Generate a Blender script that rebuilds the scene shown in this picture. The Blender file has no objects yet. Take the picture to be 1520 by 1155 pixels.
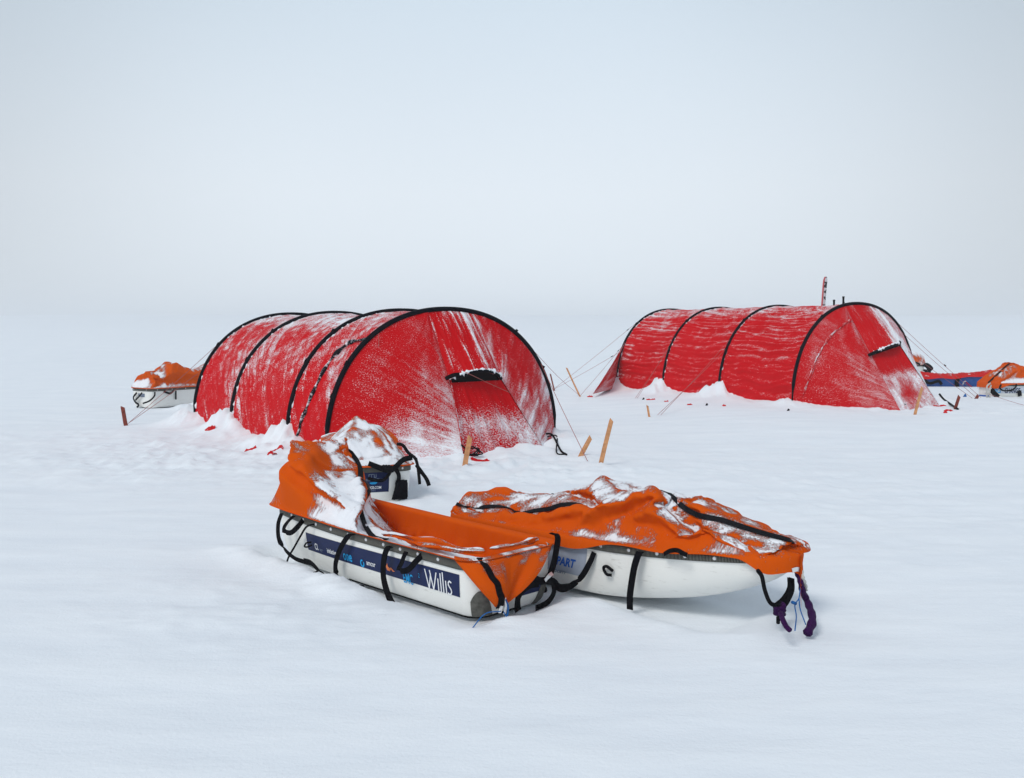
import bpy, bmesh, math
import numpy as np
from mathutils import Vector, Matrix, Euler

scene = bpy.context.scene
C = scene.collection
R = math.radians
# ------------------------------------------------------------------ camera
CAM_H, FPX, W0, H0 = 1.1, 1400.0, 1520.0, 1155.0
PITCH = math.atan(87.5 / FPX)
cd = bpy.data.cameras.new('camera'); cam = bpy.data.objects.new('camera', cd); C.objects.link(cam)
cam.location = (0, 0, CAM_H); cam.rotation_euler = (math.pi / 2 - PITCH, 0, 0)
cd.sensor_width = 36; cd.lens = 36 * FPX / W0; cd.clip_start = 0.05; cd.clip_end = 3000
scene.camera = cam
# ------------------------------------------------------------------ sky, sun, exposure
SUN_EL, SUN_AZ = 48, 215      # azimuth measured clockwise from +Y: behind and left of the camera
world = bpy.data.worlds.new('World'); scene.world = world; world.use_nodes = True
nt = world.node_tree; nt.nodes.clear(); N = nt.nodes.new; Lk = nt.links.new
out = N('ShaderNodeOutputWorld')
sky = N('ShaderNodeTexSky'); sky.sky_type = 'NISHITA'; sky.sun_disc = False
sky.sun_elevation = R(SUN_EL); sky.sun_rotation = R(SUN_AZ); sky.dust_density = 4
bg1 = N('ShaderNodeBackground'); bg1.inputs[1].default_value = 0.08; Lk(sky.outputs[0], bg1.inputs[0])
tc = N('ShaderNodeTexCoord'); sx = N('ShaderNodeSeparateXYZ'); Lk(tc.outputs['Generated'], sx.inputs[0])
ramp = N('ShaderNodeValToRGB')   # overcast cloud deck: colour by elevation
e = ramp.color_ramp.elements
e[0].position = 0.0; e[0].color = (0.80, 0.87, 0.935, 1)
e[1].position = 1.0; e[1].color = (0.45, 0.53, 0.62, 1)
m = ramp.color_ramp.elements.new(0.62); m.color = (0.50, 0.585, 0.68, 1)
m = ramp.color_ramp.elements.new(0.14); m.color = (0.78, 0.85, 0.915, 1)
m = ramp.color_ramp.elements.new(0.36); m.color = (0.62, 0.73, 0.83, 1)
Lk(sx.outputs['Z'], ramp.inputs[0])
noi = N('ShaderNodeTexNoise'); noi.inputs['Scale'].default_value = 1.6; noi.inputs['Detail'].default_value = 2
Lk(tc.outputs['Generated'], noi.inputs['Vector'])
mr = N('ShaderNodeMapRange'); mr.inputs['To Min'].default_value = 0.93; mr.inputs['To Max'].default_value = 1.07
Lk(noi.outputs[0], mr.inputs[0])
# added sky glow: brighter ahead, dimmer aside, standing in for lens vignetting
dt_ = N('ShaderNodeVectorMath'); dt_.operation = 'DOT_PRODUCT'; Lk(tc.outputs['Generated'], dt_.inputs[0])
dt_.inputs[1].default_value = (-0.02, 0.992, 0.11)
mr2 = N('ShaderNodeMapRange'); mr2.interpolation_type = 'SMOOTHSTEP'
mr2.inputs['From Min'].default_value = 0.84; mr2.inputs['From Max'].default_value = 1.0
mr2.inputs['To Min'].default_value = 0.83; mr2.inputs['To Max'].default_value = 1.09
Lk(dt_.outputs['Value'], mr2.inputs[0])
mu = N('ShaderNodeMath'); mu.operation = 'MULTIPLY'; Lk(mr.outputs[0], mu.inputs[0]); Lk(mr2.outputs[0], mu.inputs[1])
bg2 = N('ShaderNodeBackground'); Lk(ramp.outputs[0], bg2.inputs[0]); Lk(mu.outputs[0], bg2.inputs[1])
mix = N('ShaderNodeMixShader'); mix.inputs[0].default_value = 0.93
Lk(bg1.outputs[0], mix.inputs[1]); Lk(bg2.outputs[0], mix.inputs[2]); Lk(mix.outputs[0], out.inputs[0])
sl = bpy.data.lights.new('sun', 'SUN'); sl.energy = 1.5; sl.angle = R(20); sl.color = (1.0, 0.965, 0.92)
so = bpy.data.objects.new('sun', sl); C.objects.link(so)
sd = Vector((math.sin(R(SUN_AZ)) * math.cos(R(SUN_EL)), math.cos(R(SUN_AZ)) * math.cos(R(SUN_EL)), math.sin(R(SUN_EL))))
so.rotation_euler = sd.to_track_quat('Z', 'Y').to_euler(); so.location = sd * 20
scene.view_settings.view_transform = 'Standard'; scene.view_settings.look = 'None'
scene.view_settings.exposure = 0.0; scene.view_settings.gamma = 1; scene.view_settings.use_curve_mapping = False
scene.render.engine = 'CYCLES'
scene.cycles.use_denoising = True
scene.cycles.max_bounces = 6; scene.cycles.volume_bounces = 1; scene.cycles.diffuse_bounces = 4

# ------------------------------------------------------------------ helpers
cp, sp = math.cos(PITCH), math.sin(PITCH)
def ray(px, py):
    a, b = (px - W0 / 2) / FPX, (py - H0 / 2) / FPX
    return Vector((a, cp - b * sp, -sp - b * cp))
def hit(px, py, point, normal):       # where the sight line meets a plane
    d = ray(px, py); o = Vector((0, 0, CAM_H)); n = Vector(normal)
    return o + d * ((Vector(point) - o).dot(n) / d.dot(n))
def gnd(px, py, z=0.0): return hit(px, py, (0, 0, z), (0, 0, 1))

def tag(o, label=None, cat=None, group=None, kind=None):
    if label: o['label'] = label
    if cat: o['category'] = cat
    if group: o['group'] = group
    if kind: o['kind'] = kind
    return o
def empty(name, loc=(0, 0, 0), rz=0.0):
    o = bpy.data.objects.new(name, None); o.empty_display_size = 0.2; C.objects.link(o)
    o.location = loc; o.rotation_euler = (0, 0, rz); return o
def link(name, me, mat, parent=None, smooth=True):
    o = bpy.data.objects.new(name, me); C.objects.link(o)
    if mat is not None and not me.materials: me.materials.append(mat)
    if smooth and len(me.polygons): me.polygons.foreach_set('use_smooth', [True] * len(me.polygons))
    if parent: o.parent = parent
    return o
def mesh(name, v, f, mat, parent=None, smooth=True):
    me = bpy.data.meshes.new(name); me.from_pydata([tuple(p) for p in v], [], f); me.update()
    return link(name, me, mat, parent, smooth)
def grid(name, P, mat, parent=None, uv=None, attrs=None, smooth=True, loop_v=False):
    """P: (nu, nv, 3) array of points -> one mesh sheet, with uv in metres and float attributes"""
    nu, nv = P.shape[:2]
    idx = np.arange(nu * nv).reshape(nu, nv)
    a = idx[:-1, :-1].ravel(); b = idx[1:, :-1].ravel(); c = idx[1:, 1:].ravel(); d = idx[:-1, 1:].ravel()
    F = np.stack([a, b, c, d], 1)
    if loop_v:
        F = np.concatenate([F, np.stack([idx[:-1, -1], idx[1:, -1], idx[1:, 0], idx[:-1, 0]], 1)])
    me = bpy.data.meshes.new(name)
    me.vertices.add(nu * nv); me.vertices.foreach_set('co', P.reshape(-1).astype(np.float32))
    me.loops.add(F.size); me.loops.foreach_set('vertex_index', F.ravel().astype(np.int32))
    me.polygons.add(len(F)); me.polygons.foreach_set('loop_start', np.arange(0, F.size, 4, dtype=np.int32))
    me.polygons.foreach_set('loop_total', np.full(len(F), 4, dtype=np.int32))
    me.update(calc_edges=True)
    if uv is not None:
        ul = me.uv_layers.new(name='UVMap'); ul.data.foreach_set('uv', uv.reshape(-1, 2)[F.ravel()].ravel().astype(np.float32))
    for k, arr in (attrs or {}).items():
        at = me.attributes.new(k, 'FLOAT', 'POINT'); at.data.foreach_set('value', arr.ravel().astype(np.float32))
    return link(name, me, mat, parent, smooth)
def catmull(pts, n):
    p = [Vector(q) for q in pts]; p = [p[0] * 2 - p[1]] + p + [p[-1] * 2 - p[-2]]; r = []
    for i in range(1, len(p) - 2):
        for k in range(n):
            t = k / n; a, b, c, d = p[i - 1:i + 3]
            r.append(0.5 * ((2 * b) + (c - a) * t + (2 * a - 5 * b + 4 * c - d) * t * t + (3 * b - a - 3 * c + d) * t ** 3))
    r.append(p[-2]); return r
def tube(name, pts, r, mat, parent=None, n=6, seg=8, rfun=None):
    q = catmull(pts, n) if n > 1 else [Vector(a) for a in pts]
    v, f = [], []; T0 = None
    up = Vector((0, 0, 1))
    for i, a in enumerate(q):
        t = (q[min(i + 1, len(q) - 1)] - q[max(i - 1, 0)]).normalized()
        if abs(t.dot(up)) > 0.95: up = Vector((1, 0, 0)) if abs(t.x) < .9 else Vector((0, 1, 0))
        s = t.cross(up).normalized(); w = s.cross(t).normalized(); up = w
        rr = r * (rfun(i / (len(q) - 1)) if rfun else 1)
        for k in range(seg):
            an = 2 * math.pi * k / seg; v.append(a + s * (rr * math.cos(an)) + w * (rr * math.sin(an)))
    for i in range(len(q) - 1):
        for k in range(seg):
            f.append((i * seg + k, i * seg + (k + 1) % seg, (i + 1) * seg + (k + 1) % seg, (i + 1) * seg + k))
    f.append(tuple(range(seg - 1, -1, -1))); f.append(tuple(range((len(q) - 1) * seg, len(q) * seg)))
    return mesh(name, v, f, mat, parent)
def ribbon(name, pts, width, wdir, mat, parent=None, n=6, th=0.002):
    """webbing: a flat band with real thickness; wdir is the width direction (one or one per point)"""
    q = catmull(pts, n)
    if isinstance(wdir, (list, tuple)) and hasattr(wdir[0], '__len__'):
        wd = catmull([Vector(w) for w in wdir], n)
    else: wd = [Vector(wdir)] * len(q)
    v, f = [], []
    for i, a in enumerate(q):
        t = (q[min(i + 1, len(q) - 1)] - q[max(i - 1, 0)]).normalized()
        w = wd[i] - t * wd[i].dot(t); w = w.normalized() * width / 2; nn = t.cross(w).normalized() * th / 2
        v += [a - w - nn, a + w - nn, a + w + nn, a - w + nn]
    for i in range(len(q) - 1):
        for k in range(4): f.append((i * 4 + k, i * 4 + (k + 1) % 4, i * 4 + 4 + (k + 1) % 4, i * 4 + 4 + k))
    f.append((3, 2, 1, 0)); L = len(q) * 4; f.append((L - 4, L - 3, L - 2, L - 1))
    return mesh(name, v, f, mat, parent, smooth=False)
# ------------------------------------------------------------------ numpy noise
def _hash(ix, iy, seed):
    h = (ix.astype(np.int64) * 374761393 + iy.astype(np.int64) * 668265263 + seed * 1274126177) & 0xffffffff
    h = ((h ^ (h >> 13)) * 1274126177) & 0xffffffff; h = (h ^ (h >> 16)) & 0xffffffff
    return h / 4294967295.0
def vnoise(x, y, seed=0):
    ix, iy = np.floor(x), np.floor(y); fx, fy = x - ix, y - iy
    fx = fx * fx * fx * (fx * (fx * 6 - 15) + 10); fy = fy * fy * fy * (fy * (fy * 6 - 15) + 10)
    a, b = _hash(ix, iy, seed), _hash(ix + 1, iy, seed); c, d = _hash(ix, iy + 1, seed), _hash(ix + 1, iy + 1, seed)
    return (a + (b - a) * fx) * (1 - fy) + (c + (d - c) * fx) * fy
def fbm(x, y, seed=0, octs=4, g=0.5):
    r = 0; amp = 1; tot = 0
    for o in range(octs):
        r = r + amp * vnoise(x * 2 ** o + 17.3 * o, y * 2 ** o - 9.1 * o, seed + o * 13); tot += amp; amp *= g
    return r / tot
def ss(a, b, x):
    t = np.clip((x - a) / (b - a), 0, 1); return t * t * (3 - 2 * t)
# ------------------------------------------------------------------ materials
def new_mat(name):
    m = bpy.data.materials.new(name); m.use_nodes = True
    return m, m.node_tree, m.node_tree.nodes['Principled BSDF']
def plain(name, col, rough=0.6, metal=0.0, var=0.0, vscale=20, bump=0.0, spec=0.15):
    m, t, b = new_mat(name)
    b.inputs['Base Color'].default_value = (*col, 1); b.inputs['Roughness'].default_value = rough
    b.inputs['Metallic'].default_value = metal; b.inputs['Specular IOR Level'].default_value = spec
    if var or bump:
        c = t.nodes.new('ShaderNodeTexCoord'); n = t.nodes.new('ShaderNodeTexNoise'); n.inputs['Scale'].default_value = vscale
        n.inputs['Detail'].default_value = 5; t.links.new(c.outputs['Object'], n.inputs['Vector'])
        if var:
            r = t.nodes.new('ShaderNodeValToRGB'); r.color_ramp.elements[0].position = .3; r.color_ramp.elements[1].position = .7
            r.color_ramp.elements[0].color = (*[x * (1 - var) for x in col], 1)
            r.color_ramp.elements[1].color = (*[min(1, x * (1 + var * .5)) for x in col], 1)
            t.links.new(n.outputs[0], r.inputs[0]); t.links.new(r.outputs[0], b.inputs['Base Color'])
        if bump:
            bp = t.nodes.new('ShaderNodeBump'); bp.inputs['Distance'].default_value = bump
            t.links.new(n.outputs[0], bp.inputs['Height']); t.links.new(bp.outputs[0], b.inputs['Normal'])
    return m
SNOWC = (0.835, 0.875, 0.915)
def snow_mat():
    m, t, b = new_mat('snow')
    N, L = t.nodes.new, t.links.new
    b.inputs['Base Color'].default_value = (*SNOWC, 1); b.inputs['Roughness'].default_value = 0.75
    b.inputs['Specular IOR Level'].default_value = 0.15
    c = N('ShaderNodeTexCoord')
    mp = N('ShaderNodeMapping'); mp.inputs['Scale'].default_value = (0.45, 1.3, 1); mp.inputs['Rotation'].default_value = (0, 0, R(6)); L(c.outputs['Object'], mp.inputs[0])
    n1 = N('ShaderNodeTexNoise'); n1.inputs['Scale'].default_value = 3.0; n1.inputs['Detail'].default_value = 7; n1.inputs['Roughness'].default_value = .55; L(mp.outputs[0], n1.inputs['Vector'])
    n2 = N('ShaderNodeTexNoise'); n2.inputs['Scale'].default_value = 90; n2.inputs['Detail'].default_value = 4; L(c.outputs['Object'], n2.inputs['Vector'])
    b1 = N('ShaderNodeBump'); b1.inputs['Distance'].default_value = 0.05; b1.inputs['Strength'].default_value = .36; L(n1.outputs[0], b1.inputs['Height'])
    b2 = N('ShaderNodeBump'); b2.inputs['Distance'].default_value = 0.004; b2.inputs['Strength'].default_value = 0.45; L(n2.outputs[0], b2.inputs['Height']); L(b1.outputs[0], b2.inputs['Normal'])
    L(b2.outputs[0], b.inputs['Normal'])
    r = N('ShaderNodeValToRGB'); r.color_ramp.elements[0].position = .35; r.color_ramp.elements[1].position = .65
    r.color_ramp.elements[0].color = (0.82, 0.865, 0.915, 1); r.color_ramp.elements[1].color = (0.87, 0.91, 0.95, 1)
    L(n1.outputs[0], r.inputs[0]); L(r.outputs[0], b.inputs['Base Color'])
    return m
def frosted(name, c1, c2, rough, powder=0.0, pscale=330, streak=(4, 60), fine=(120, 120), attr='frost', soft=0.22, weave=900, snowc=(0.84, 0.86, 0.90), bumpd=0.004, sheen=0.0, kf=.5, kst=.5):
    """cloth with wind-blown snow where the attribute says so: streaks and grains broken up by noise"""
    m, t, b = new_mat(name); N, L = t.nodes.new, t.links.new
    uv = N('ShaderNodeUVMap'); uv.uv_map = 'UVMap'
    at = N('ShaderNodeAttribute'); at.attribute_name = attr
    def noise(sc, det, rgh=.55):
        mp = N('ShaderNodeMapping'); mp.inputs['Scale'].default_value = (sc[0], sc[1], 1); L(uv.outputs[0], mp.inputs[0])
        n = N('ShaderNodeTexNoise'); n.inputs['Scale'].default_value = 1; n.inputs['Detail'].default_value = det; n.inputs['Roughness'].default_value = rgh
        L(mp.outputs[0], n.inputs['Vector']); return n.outputs[0]
    s1, s2 = noise(streak, 5, .6), noise(fine, 4, .65)
    def math_(op, a, bb):
        n = N('ShaderNodeMath'); n.operation = op
        for i, q in enumerate((a, bb)):
            if isinstance(q, (int, float)): n.inputs[i].default_value = q
            else: L(q, n.inputs[i])
        return n.outputs[0]
    a = math_('SUBTRACT', s1, 0.5); a = math_('MULTIPLY', a, kst * 2)
    c = math_('SUBTRACT', s2, 0.5); c = math_('MULTIPLY', c, kf * 2)
    tot = math_('ADD', math_('ADD', a, c), at.outputs['Fac'])
    mrn = N('ShaderNodeMapRange'); mrn.interpolation_type = 'SMOOTHSTEP'
    mrn.inputs['From Min'].default_value = .5 - soft / 2; mrn.inputs['From Max'].default_value = .5 + soft / 2; L(tot, mrn.inputs[0])
    fac = mrn.outputs[0]
    if powder:
        s3 = noise((pscale, pscale), 4, .7)
        th = math_('SUBTRACT', 0.655, math_('MULTIPLY', at.outputs['Fac'], 0.50))
        pm = N('ShaderNodeMapRange'); pm.interpolation_type = 'SMOOTHSTEP'; L(s3, pm.inputs[0]); L(th, pm.inputs['From Min']); L(math_('ADD', th, 0.12), pm.inputs['From Max'])
        fac = math_('MAXIMUM', fac, math_('MULTIPLY', pm.outputs[0], powder))
    big = noise((2.2, 2.2), 3)
    mc = N('ShaderNodeMix'); mc.data_type = 'RGBA'; mc.inputs['A'].default_value = (*c1, 1); mc.inputs['B'].default_value = (*c2, 1); L(big, mc.inputs['Factor'])
    mx = N('ShaderNodeMix'); mx.data_type = 'RGBA'; L(fac, mx.inputs['Factor']); L(mc.outputs['Result'], mx.inputs['A']); mx.inputs['B'].default_value = (*snowc, 1)
    L(mx.outputs['Result'], b.inputs['Base Color'])
    rr = N('ShaderNodeMapRange'); rr.inputs['To Min'].default_value = rough; rr.inputs['To Max'].default_value = .85; L(fac, rr.inputs[0]); L(rr.outputs[0], b.inputs['Roughness'])
    b.inputs['Specular IOR Level'].default_value = 0.06
    if sheen: b.inputs['Sheen Weight'].default_value = sheen
    hh = math_('ADD', math_('MULTIPLY', fac, 1.0), math_('MULTIPLY', s2, 0.35))
    bp = N('ShaderNodeBump'); bp.inputs['Distance'].default_value = bumpd; L(hh, bp.inputs['Height'])
    w = noise((weave, weave), 1)
    wr = noise((5, 38), 3)
    bp2 = N('ShaderNodeBump'); bp2.inputs['Distance'].default_value = 0.0035; bp2.inputs['Strength'].default_value = .6; L(math_('ADD', math_('MULTIPLY', w, .12), wr), bp2.inputs['Height']); L(bp.outputs[0], bp2.inputs['Normal'])
    L(bp2.outputs[0], b.inputs['Normal'])
    return m
def striped(name, c1, c2, scale):
    """ribbed carbon tape of the rim: fine ribs across its length"""
    m, t, b = new_mat(name); N, L = t.nodes.new, t.links.new
    uv = N('ShaderNodeUVMap'); uv.uv_map = 'UVMap'
    w = N('ShaderNodeTexWave'); w.inputs['Scale'].default_value = scale; w.inputs['Distortion'].default_value = 1.2; w.inputs['Detail'].default_value = 2; L(uv.outputs[0], w.inputs['Vector'])
    r = N('ShaderNodeValToRGB'); r.color_ramp.elements[0].color = (*c1, 1); r.color_ramp.elements[1].color = (*c2, 1); r.color_ramp.elements[0].position = .35; r.color_ramp.elements[1].position = .7
    L(w.outputs[0], r.inputs[0]); L(r.outputs[0], b.inputs['Base Color']); b.inputs['Roughness'].default_value = .5; b.inputs['Specular IOR Level'].default_value = .15
    bp = N('ShaderNodeBump'); bp.inputs['Distance'].default_value = .002; L(w.outputs[0], bp.inputs['Height']); L(bp.outputs[0], b.inputs['Normal'])
    return m
def hull_mat(name, col, scuff=(0.35, 0.35, 0.34)):
    m, t, b = new_mat(name); N, L = t.nodes.new, t.links.new
    c = N('ShaderNodeTexCoord'); mp = N('ShaderNodeMapping'); mp.inputs['Scale'].default_value = (5, 5, 30); L(c.outputs['Object'], mp.inputs[0])
    n = N('ShaderNodeTexNoise'); n.inputs['Scale'].default_value = 2.2; n.inputs['Detail'].default_value = 8; n.inputs['Roughness'].default_value = .7; L(mp.outputs[0], n.inputs['Vector'])
    r = N('ShaderNodeValToRGB'); r.color_ramp.elements[0].position = .30; r.color_ramp.elements[1].position = .41
    r.color_ramp.elements[0].color = (*scuff, 1); r.color_ramp.elements[1].color = (*col, 1)
    L(n.outputs[0], r.inputs[0]); L(r.outputs[0], b.inputs['Base Color'])
    b.inputs['Roughness'].default_value = .32; b.inputs['Specular IOR Level'].default_value = .4
    n2 = N('ShaderNodeTexNoise'); n2.inputs['Scale'].default_value = 7; n2.inputs['Detail'].default_value = 2; L(c.outputs['Object'], n2.inputs['Vector'])
    bp = N('ShaderNodeBump'); bp.inputs['Distance'].default_value = .01; bp.inputs['Strength'].default_value = .35; L(n2.outputs[0], bp.inputs['Height']); L(bp.outputs[0], b.inputs['Normal'])
    return m
M = {}
M['snow'] = snow_mat()
M['red'] = frosted('red_fabric', (0.54, 0.001, 0.005), (0.62, 0.003, 0.008), .6, .7, 80, streak=(8, 34), fine=(85, 100), kst=.40, kf=.85, soft=.2, bumpd=.002)
M['red_front'] = frosted('red_vestibule_fabric', (0.50, 0.0008, 0.004), (0.56, 0.002, 0.006), .6, .75, 95, streak=(9, 30), fine=(60, 90), kst=.30, kf=.45, soft=.24, bumpd=.002)
M['orange'] = frosted('orange_canvas', (0.60, 0.075, 0.001), (0.70, 0.100, 0.003), .8, .6, 190, streak=(16, 40), fine=(120, 150), kst=.30, kf=.65, soft=.26, bumpd=.008)
M['redcov'] = frosted('red_canvas', (0.55, 0.012, 0.012), (0.6, 0.02, 0.02), .7, streak=(14, 30), fine=(70, 75), kst=.28, kf=.32, soft=.16, bumpd=.006)
M['black'] = plain('black_webbing', (0.004, 0.004, 0.006), .7, var=.4, vscale=60, bump=.001, spec=.06)
M['sleeve'] = plain('black_pole_sleeve', (0.003, 0.004, 0.008), .6, var=.4, vscale=40, spec=.05)
M['sleevesnow'] = frosted('black_frosted_fabric', (0.006, 0.007, 0.012), (0.012, 0.013, 0.018), .6, streak=(20, 20), fine=(60, 60), kst=.5, kf=.4)
M['carbon'] = striped('ribbed_carbon_tape', (0.012, 0.012, 0.012), (0.24, 0.235, 0.20), 55)
M['patch'] = plain('grey_wear_patch', (0.13, 0.13, 0.115), .5, var=.35, vscale=50)
M['hull'] = hull_mat('white_hull_shell', (0.84, 0.84, 0.80), (0.62, 0.61, 0.57))
M['bluehull'] = hull_mat('blue_hull_shell', (0.006, 0.060, 0.25), (0.004, 0.02, 0.08))
M['navy'] = plain('navy_sticker', (0.012, 0.022, 0.085), .35, var=.25, vscale=9)
M['white'] = plain('white_print', (0.80, 0.82, 0.84), .5)
M['cyan'] = plain('cyan_print', (0.02, 0.35, 0.72), .5)
M['midblue'] = plain('blue_print', (0.02, 0.10, 0.42), .5)
M['grey'] = plain('grey_sticker', (0.22, 0.27, 0.36), .5, var=.2)
M['salmon'] = plain('salmon_print', (0.75, 0.22, 0.08), .5)
M['steel'] = plain('steel', (0.75, 0.75, 0.75), .3, metal=.6)
M['purple'] = plain('purple_rope', (0.035, 0.002, 0.06), .75, var=.4, vscale=150, bump=.004)
M['bluecord'] = plain('blue_cord', (0.02, 0.14, 0.42), .7, var=.5, vscale=300)
M['greycord'] = plain('pale_cord', (0.5, 0.5, 0.47), .8)
M['guy'] = plain('pink_cord', (0.36, 0.12, 0.11), .8)
M['wood'] = plain('pale_wood', (0.62, 0.30, 0.14), .7, var=.3, vscale=35)
M['darkwood'] = plain('red_brown_wood', (0.22, 0.045, 0.03), .7, var=.5, vscale=60)
M['mesh'] = plain('black_mesh', (0.004, 0.004, 0.005), .9, spec=.1)

M['zipfrost'] = frosted('black_zip_with_frost', (0.006, 0.007, 0.010), (0.012, 0.012, 0.015), .5, streak=(20, 20), fine=(60, 60), kst=.5, kf=.4)
M['greypad'] = plain('pale_blue_grey_sticker', (0.36, 0.41, 0.50), .5, var=.15)
M['palepad'] = plain('pale_sticker', (0.55, 0.60, 0.68), .5)
M['darkred'] = plain('dark_red_webbing', (0.35, 0.01, 0.01), .6)

# ------------------------------------------------------------------ snow ground
A0, AD = np.array([0.017, 3.69]), np.array([-0.705, 0.709])
T1F, T1B, T1U = np.array([-1.60, 8.10]), np.array([-0.60, 0.80]), np.array([0.86, 0.51])
T2F, T2B, T2U = np.array([3.77, 12.64]), np.array([-0.44, 0.90]), np.array([0.90, 0.44])
T1X, T1W, T1H, T1Z = [0, 0.82, 2.27, 3.44], 2.35, 1.285, 0.0
T2X, T2W, T2H, T2Z = [0, 1.55, 2.98, 4.38], 2.3, 1.38, 0.08
def base_z(x, y):
    """gentle rise of the snowfield towards the right-hand tent"""
    return 0.08 * ss(0.5, 3.0, x) * ss(8, 11.5, y)
def gz(x, y):
    x = np.asarray(x, float); y = np.asarray(y, float)
    z = base_z(x, y)
    far = ss(6, 30, y)
    z = z + (fbm(x * .35, y * .5, 3, 3) - .5) * (.04 + .06 * far)
    z = z + (fbm(x * .05, y * .09, 5, 3) - .5) * .9 * ss(22, 60, np.hypot(x, y))
    z = z + (11.0 + 7 * (fbm(x * .006, y * .004, 6, 3) - .5)) * ss(40, 800, y) + (fbm(x * .10, y * .22, 15, 4) - .5) * .5 * ss(28, 50, y)
    z = z + (fbm(x * .9 + y * .15, y * 2.6, 8, 3) - .5) * .022 * (1 + far)           # wind ripples
    # trodden, lumpy snow round tents and sleds
    lump = np.clip(fbm(x * 4.5, y * 4.5, 21, 3, .55) - .47, 0, 1)
    m1 = .8 * np.exp(-(((x + 2.7) / 1.3) ** 2 + ((y - 8.3) / 1.3) ** 2)) + .8 * np.exp(-(((x + .5) / 1.4) ** 2 + ((y - 7.4) / .8) ** 2)) \
        + .35 * np.exp(-(((x + .9) / .7) ** 2 + ((y - 3.75) / .55) ** 2)) + .3 * np.exp(-(((x - 1.6) / 2.5) ** 2 + ((y - 6.5) / 2.) ** 2)) \
        + .6 * np.exp(-(((x - 5.4) / 1.6) ** 2 + ((y - 12) / .8) ** 2)) + .25 * np.exp(-(((x + 5) / 2.) ** 2 + ((y - 9.5) / 1.8) ** 2))
    z = z + lump * .15 * np.clip(m1, 0, 1)
    fine = np.clip(fbm(x * 14, y * 14, 33, 3, .6) - .5, 0, 1)
    z = z + fine * .09 * np.clip(m1, 0, 1)
    # drifts banked against the tent sides, highest at the poles
    for F, Bd, U, X, Wd in ((T1F, T1B, T1U, T1X, T1W), (T2F, T2B, T2U, T2X, T2W)):
        det = Bd[0] * U[1] - Bd[1] * U[0]
        dx, dy = x - F[0], y - F[1]
        a = (dx * U[1] - dy * U[0]) / det; b = (Bd[0] * dy - Bd[1] * dx) / det      # along body, across
        near = ss(-1.0, -.2, a) * (1 - ss(X[-1] + .1, X[-1] + .8, a))
        prof = 0
        for xi in X:
            wob = .25 * (vnoise(a * 3 + xi, b * 3, 71) - .5)
            pk = (.19 if xi > 0 else .08)
            prof = np.maximum(prof, pk * np.exp(-np.abs((a - xi + wob * .4 - .05) / .26) ** 1.4))
        prof = prof + .03
        side = np.where(b < 0, np.exp(-((b + .02) / .24) ** 2), 1.0) * (1 - ss(.10, .5, b))
        rough = .35 + 1.3 * fbm(x * 8, y * 8, 44, 4, .6)
        z = z + prof * side * near * rough
        fr = np.exp(-((b - Wd) / .25) ** 2) * near
        z = z + .10 * fr * rough
    # drift along the hem of the left tent's front
    G1 = [(-.45, 8.12), (.42, 8.55)]
    for (gx, gy, am, r) in ((.44, 8.75, .09, .22), (.15, 8.42, .07, .22), (-.15, 8.28, .05, .2), (5.2, 12.5, .07, .3), (5.75, 12.75, .08, .25), (4.6, 12.5, .04, .3),
                            (-.62, 8.05, .03, .2), (-4.35, 12.9, .10, .35), (-4.0, 13.1, .09, .4)):
        z = z + am * np.exp(-(((x - gx) / r) ** 2 + ((y - gy) / (r * .6)) ** 2)) * (.6 + .8 * fbm(x * 9, y * 9, 55, 3))
    # hollow pressed by the sleds and spill beside them
    for (c, d, L, dep) in (((0.02, 3.69), (-.705, .709), 1.42, .03), ((-.12, 4.61), (.72, -.69), 1.4, .035), ((-.86, 6.04), (-.31, .95), 1.4, .02)):
        dx, dy = x - c[0], y - c[1]; a = dx * d[0] + dy * d[1]; b = -dx * d[1] + dy * d[0]
        ra = np.maximum(np.abs(a - L / 2) - L / 2, 0); rb = np.maximum(np.abs(b) - .2, 0); rr = np.hypot(ra, rb)
        z = z - dep * np.exp(-(rr / .07) ** 2) + (.012 if c[0] > -.5 else .028) * np.exp(-((rr - .17) / .09) ** 2) * (.3 + 1.2 * fbm(x * 8, y * 8, 61, 3))
    dx, dy = x - A0[0], y - A0[1]; a = dx * AD[0] + dy * AD[1]; b = -dx * AD[1] + dy * AD[0]
    z = z + .028 * np.exp(-((b - .34) / .09) ** 2) * ss(.50, .75, a) * (1 - ss(1.55, 1.9, a)) * (.1 + 1.8 * fbm(x * 13, y * 13, 91, 4, .65))
    z = z + .018 * np.exp(-(((x + .04) / .10) ** 2 + ((y - 3.52) / .07) ** 2)) + .010 * np.exp(-(((x - .32) / .15) ** 2 + ((y - 3.72) / .08) ** 2))
    return z
xd = np.arange(-6.2, 9.4, .024)
gx_ = np.concatenate([-6.2 - np.geomspace(.03, 900, 70)[::-1], xd, xd[-1] + np.geomspace(.03, 900, 70)])
yd = 2.0 * np.exp(np.arange(0, math.log(19 / 2.0), .0058))
gy_ = np.concatenate([2.0 - np.geomspace(.02, 600, 40)[::-1], yd, yd[-1] + np.geomspace(.12, 1200, 90)])
XX, YY = np.meshgrid(gx_, gy_, indexing='ij')
ZZ = gz(XX, YY)
ground = grid('snow_ground', np.stack([XX, YY, ZZ], -1), M['snow'])
tag(ground, 'wind packed snow field under the camp', kind='structure')
def GZ(p): return float(gz(np.array([p[0]]), np.array([p[1]]))[0])

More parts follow.
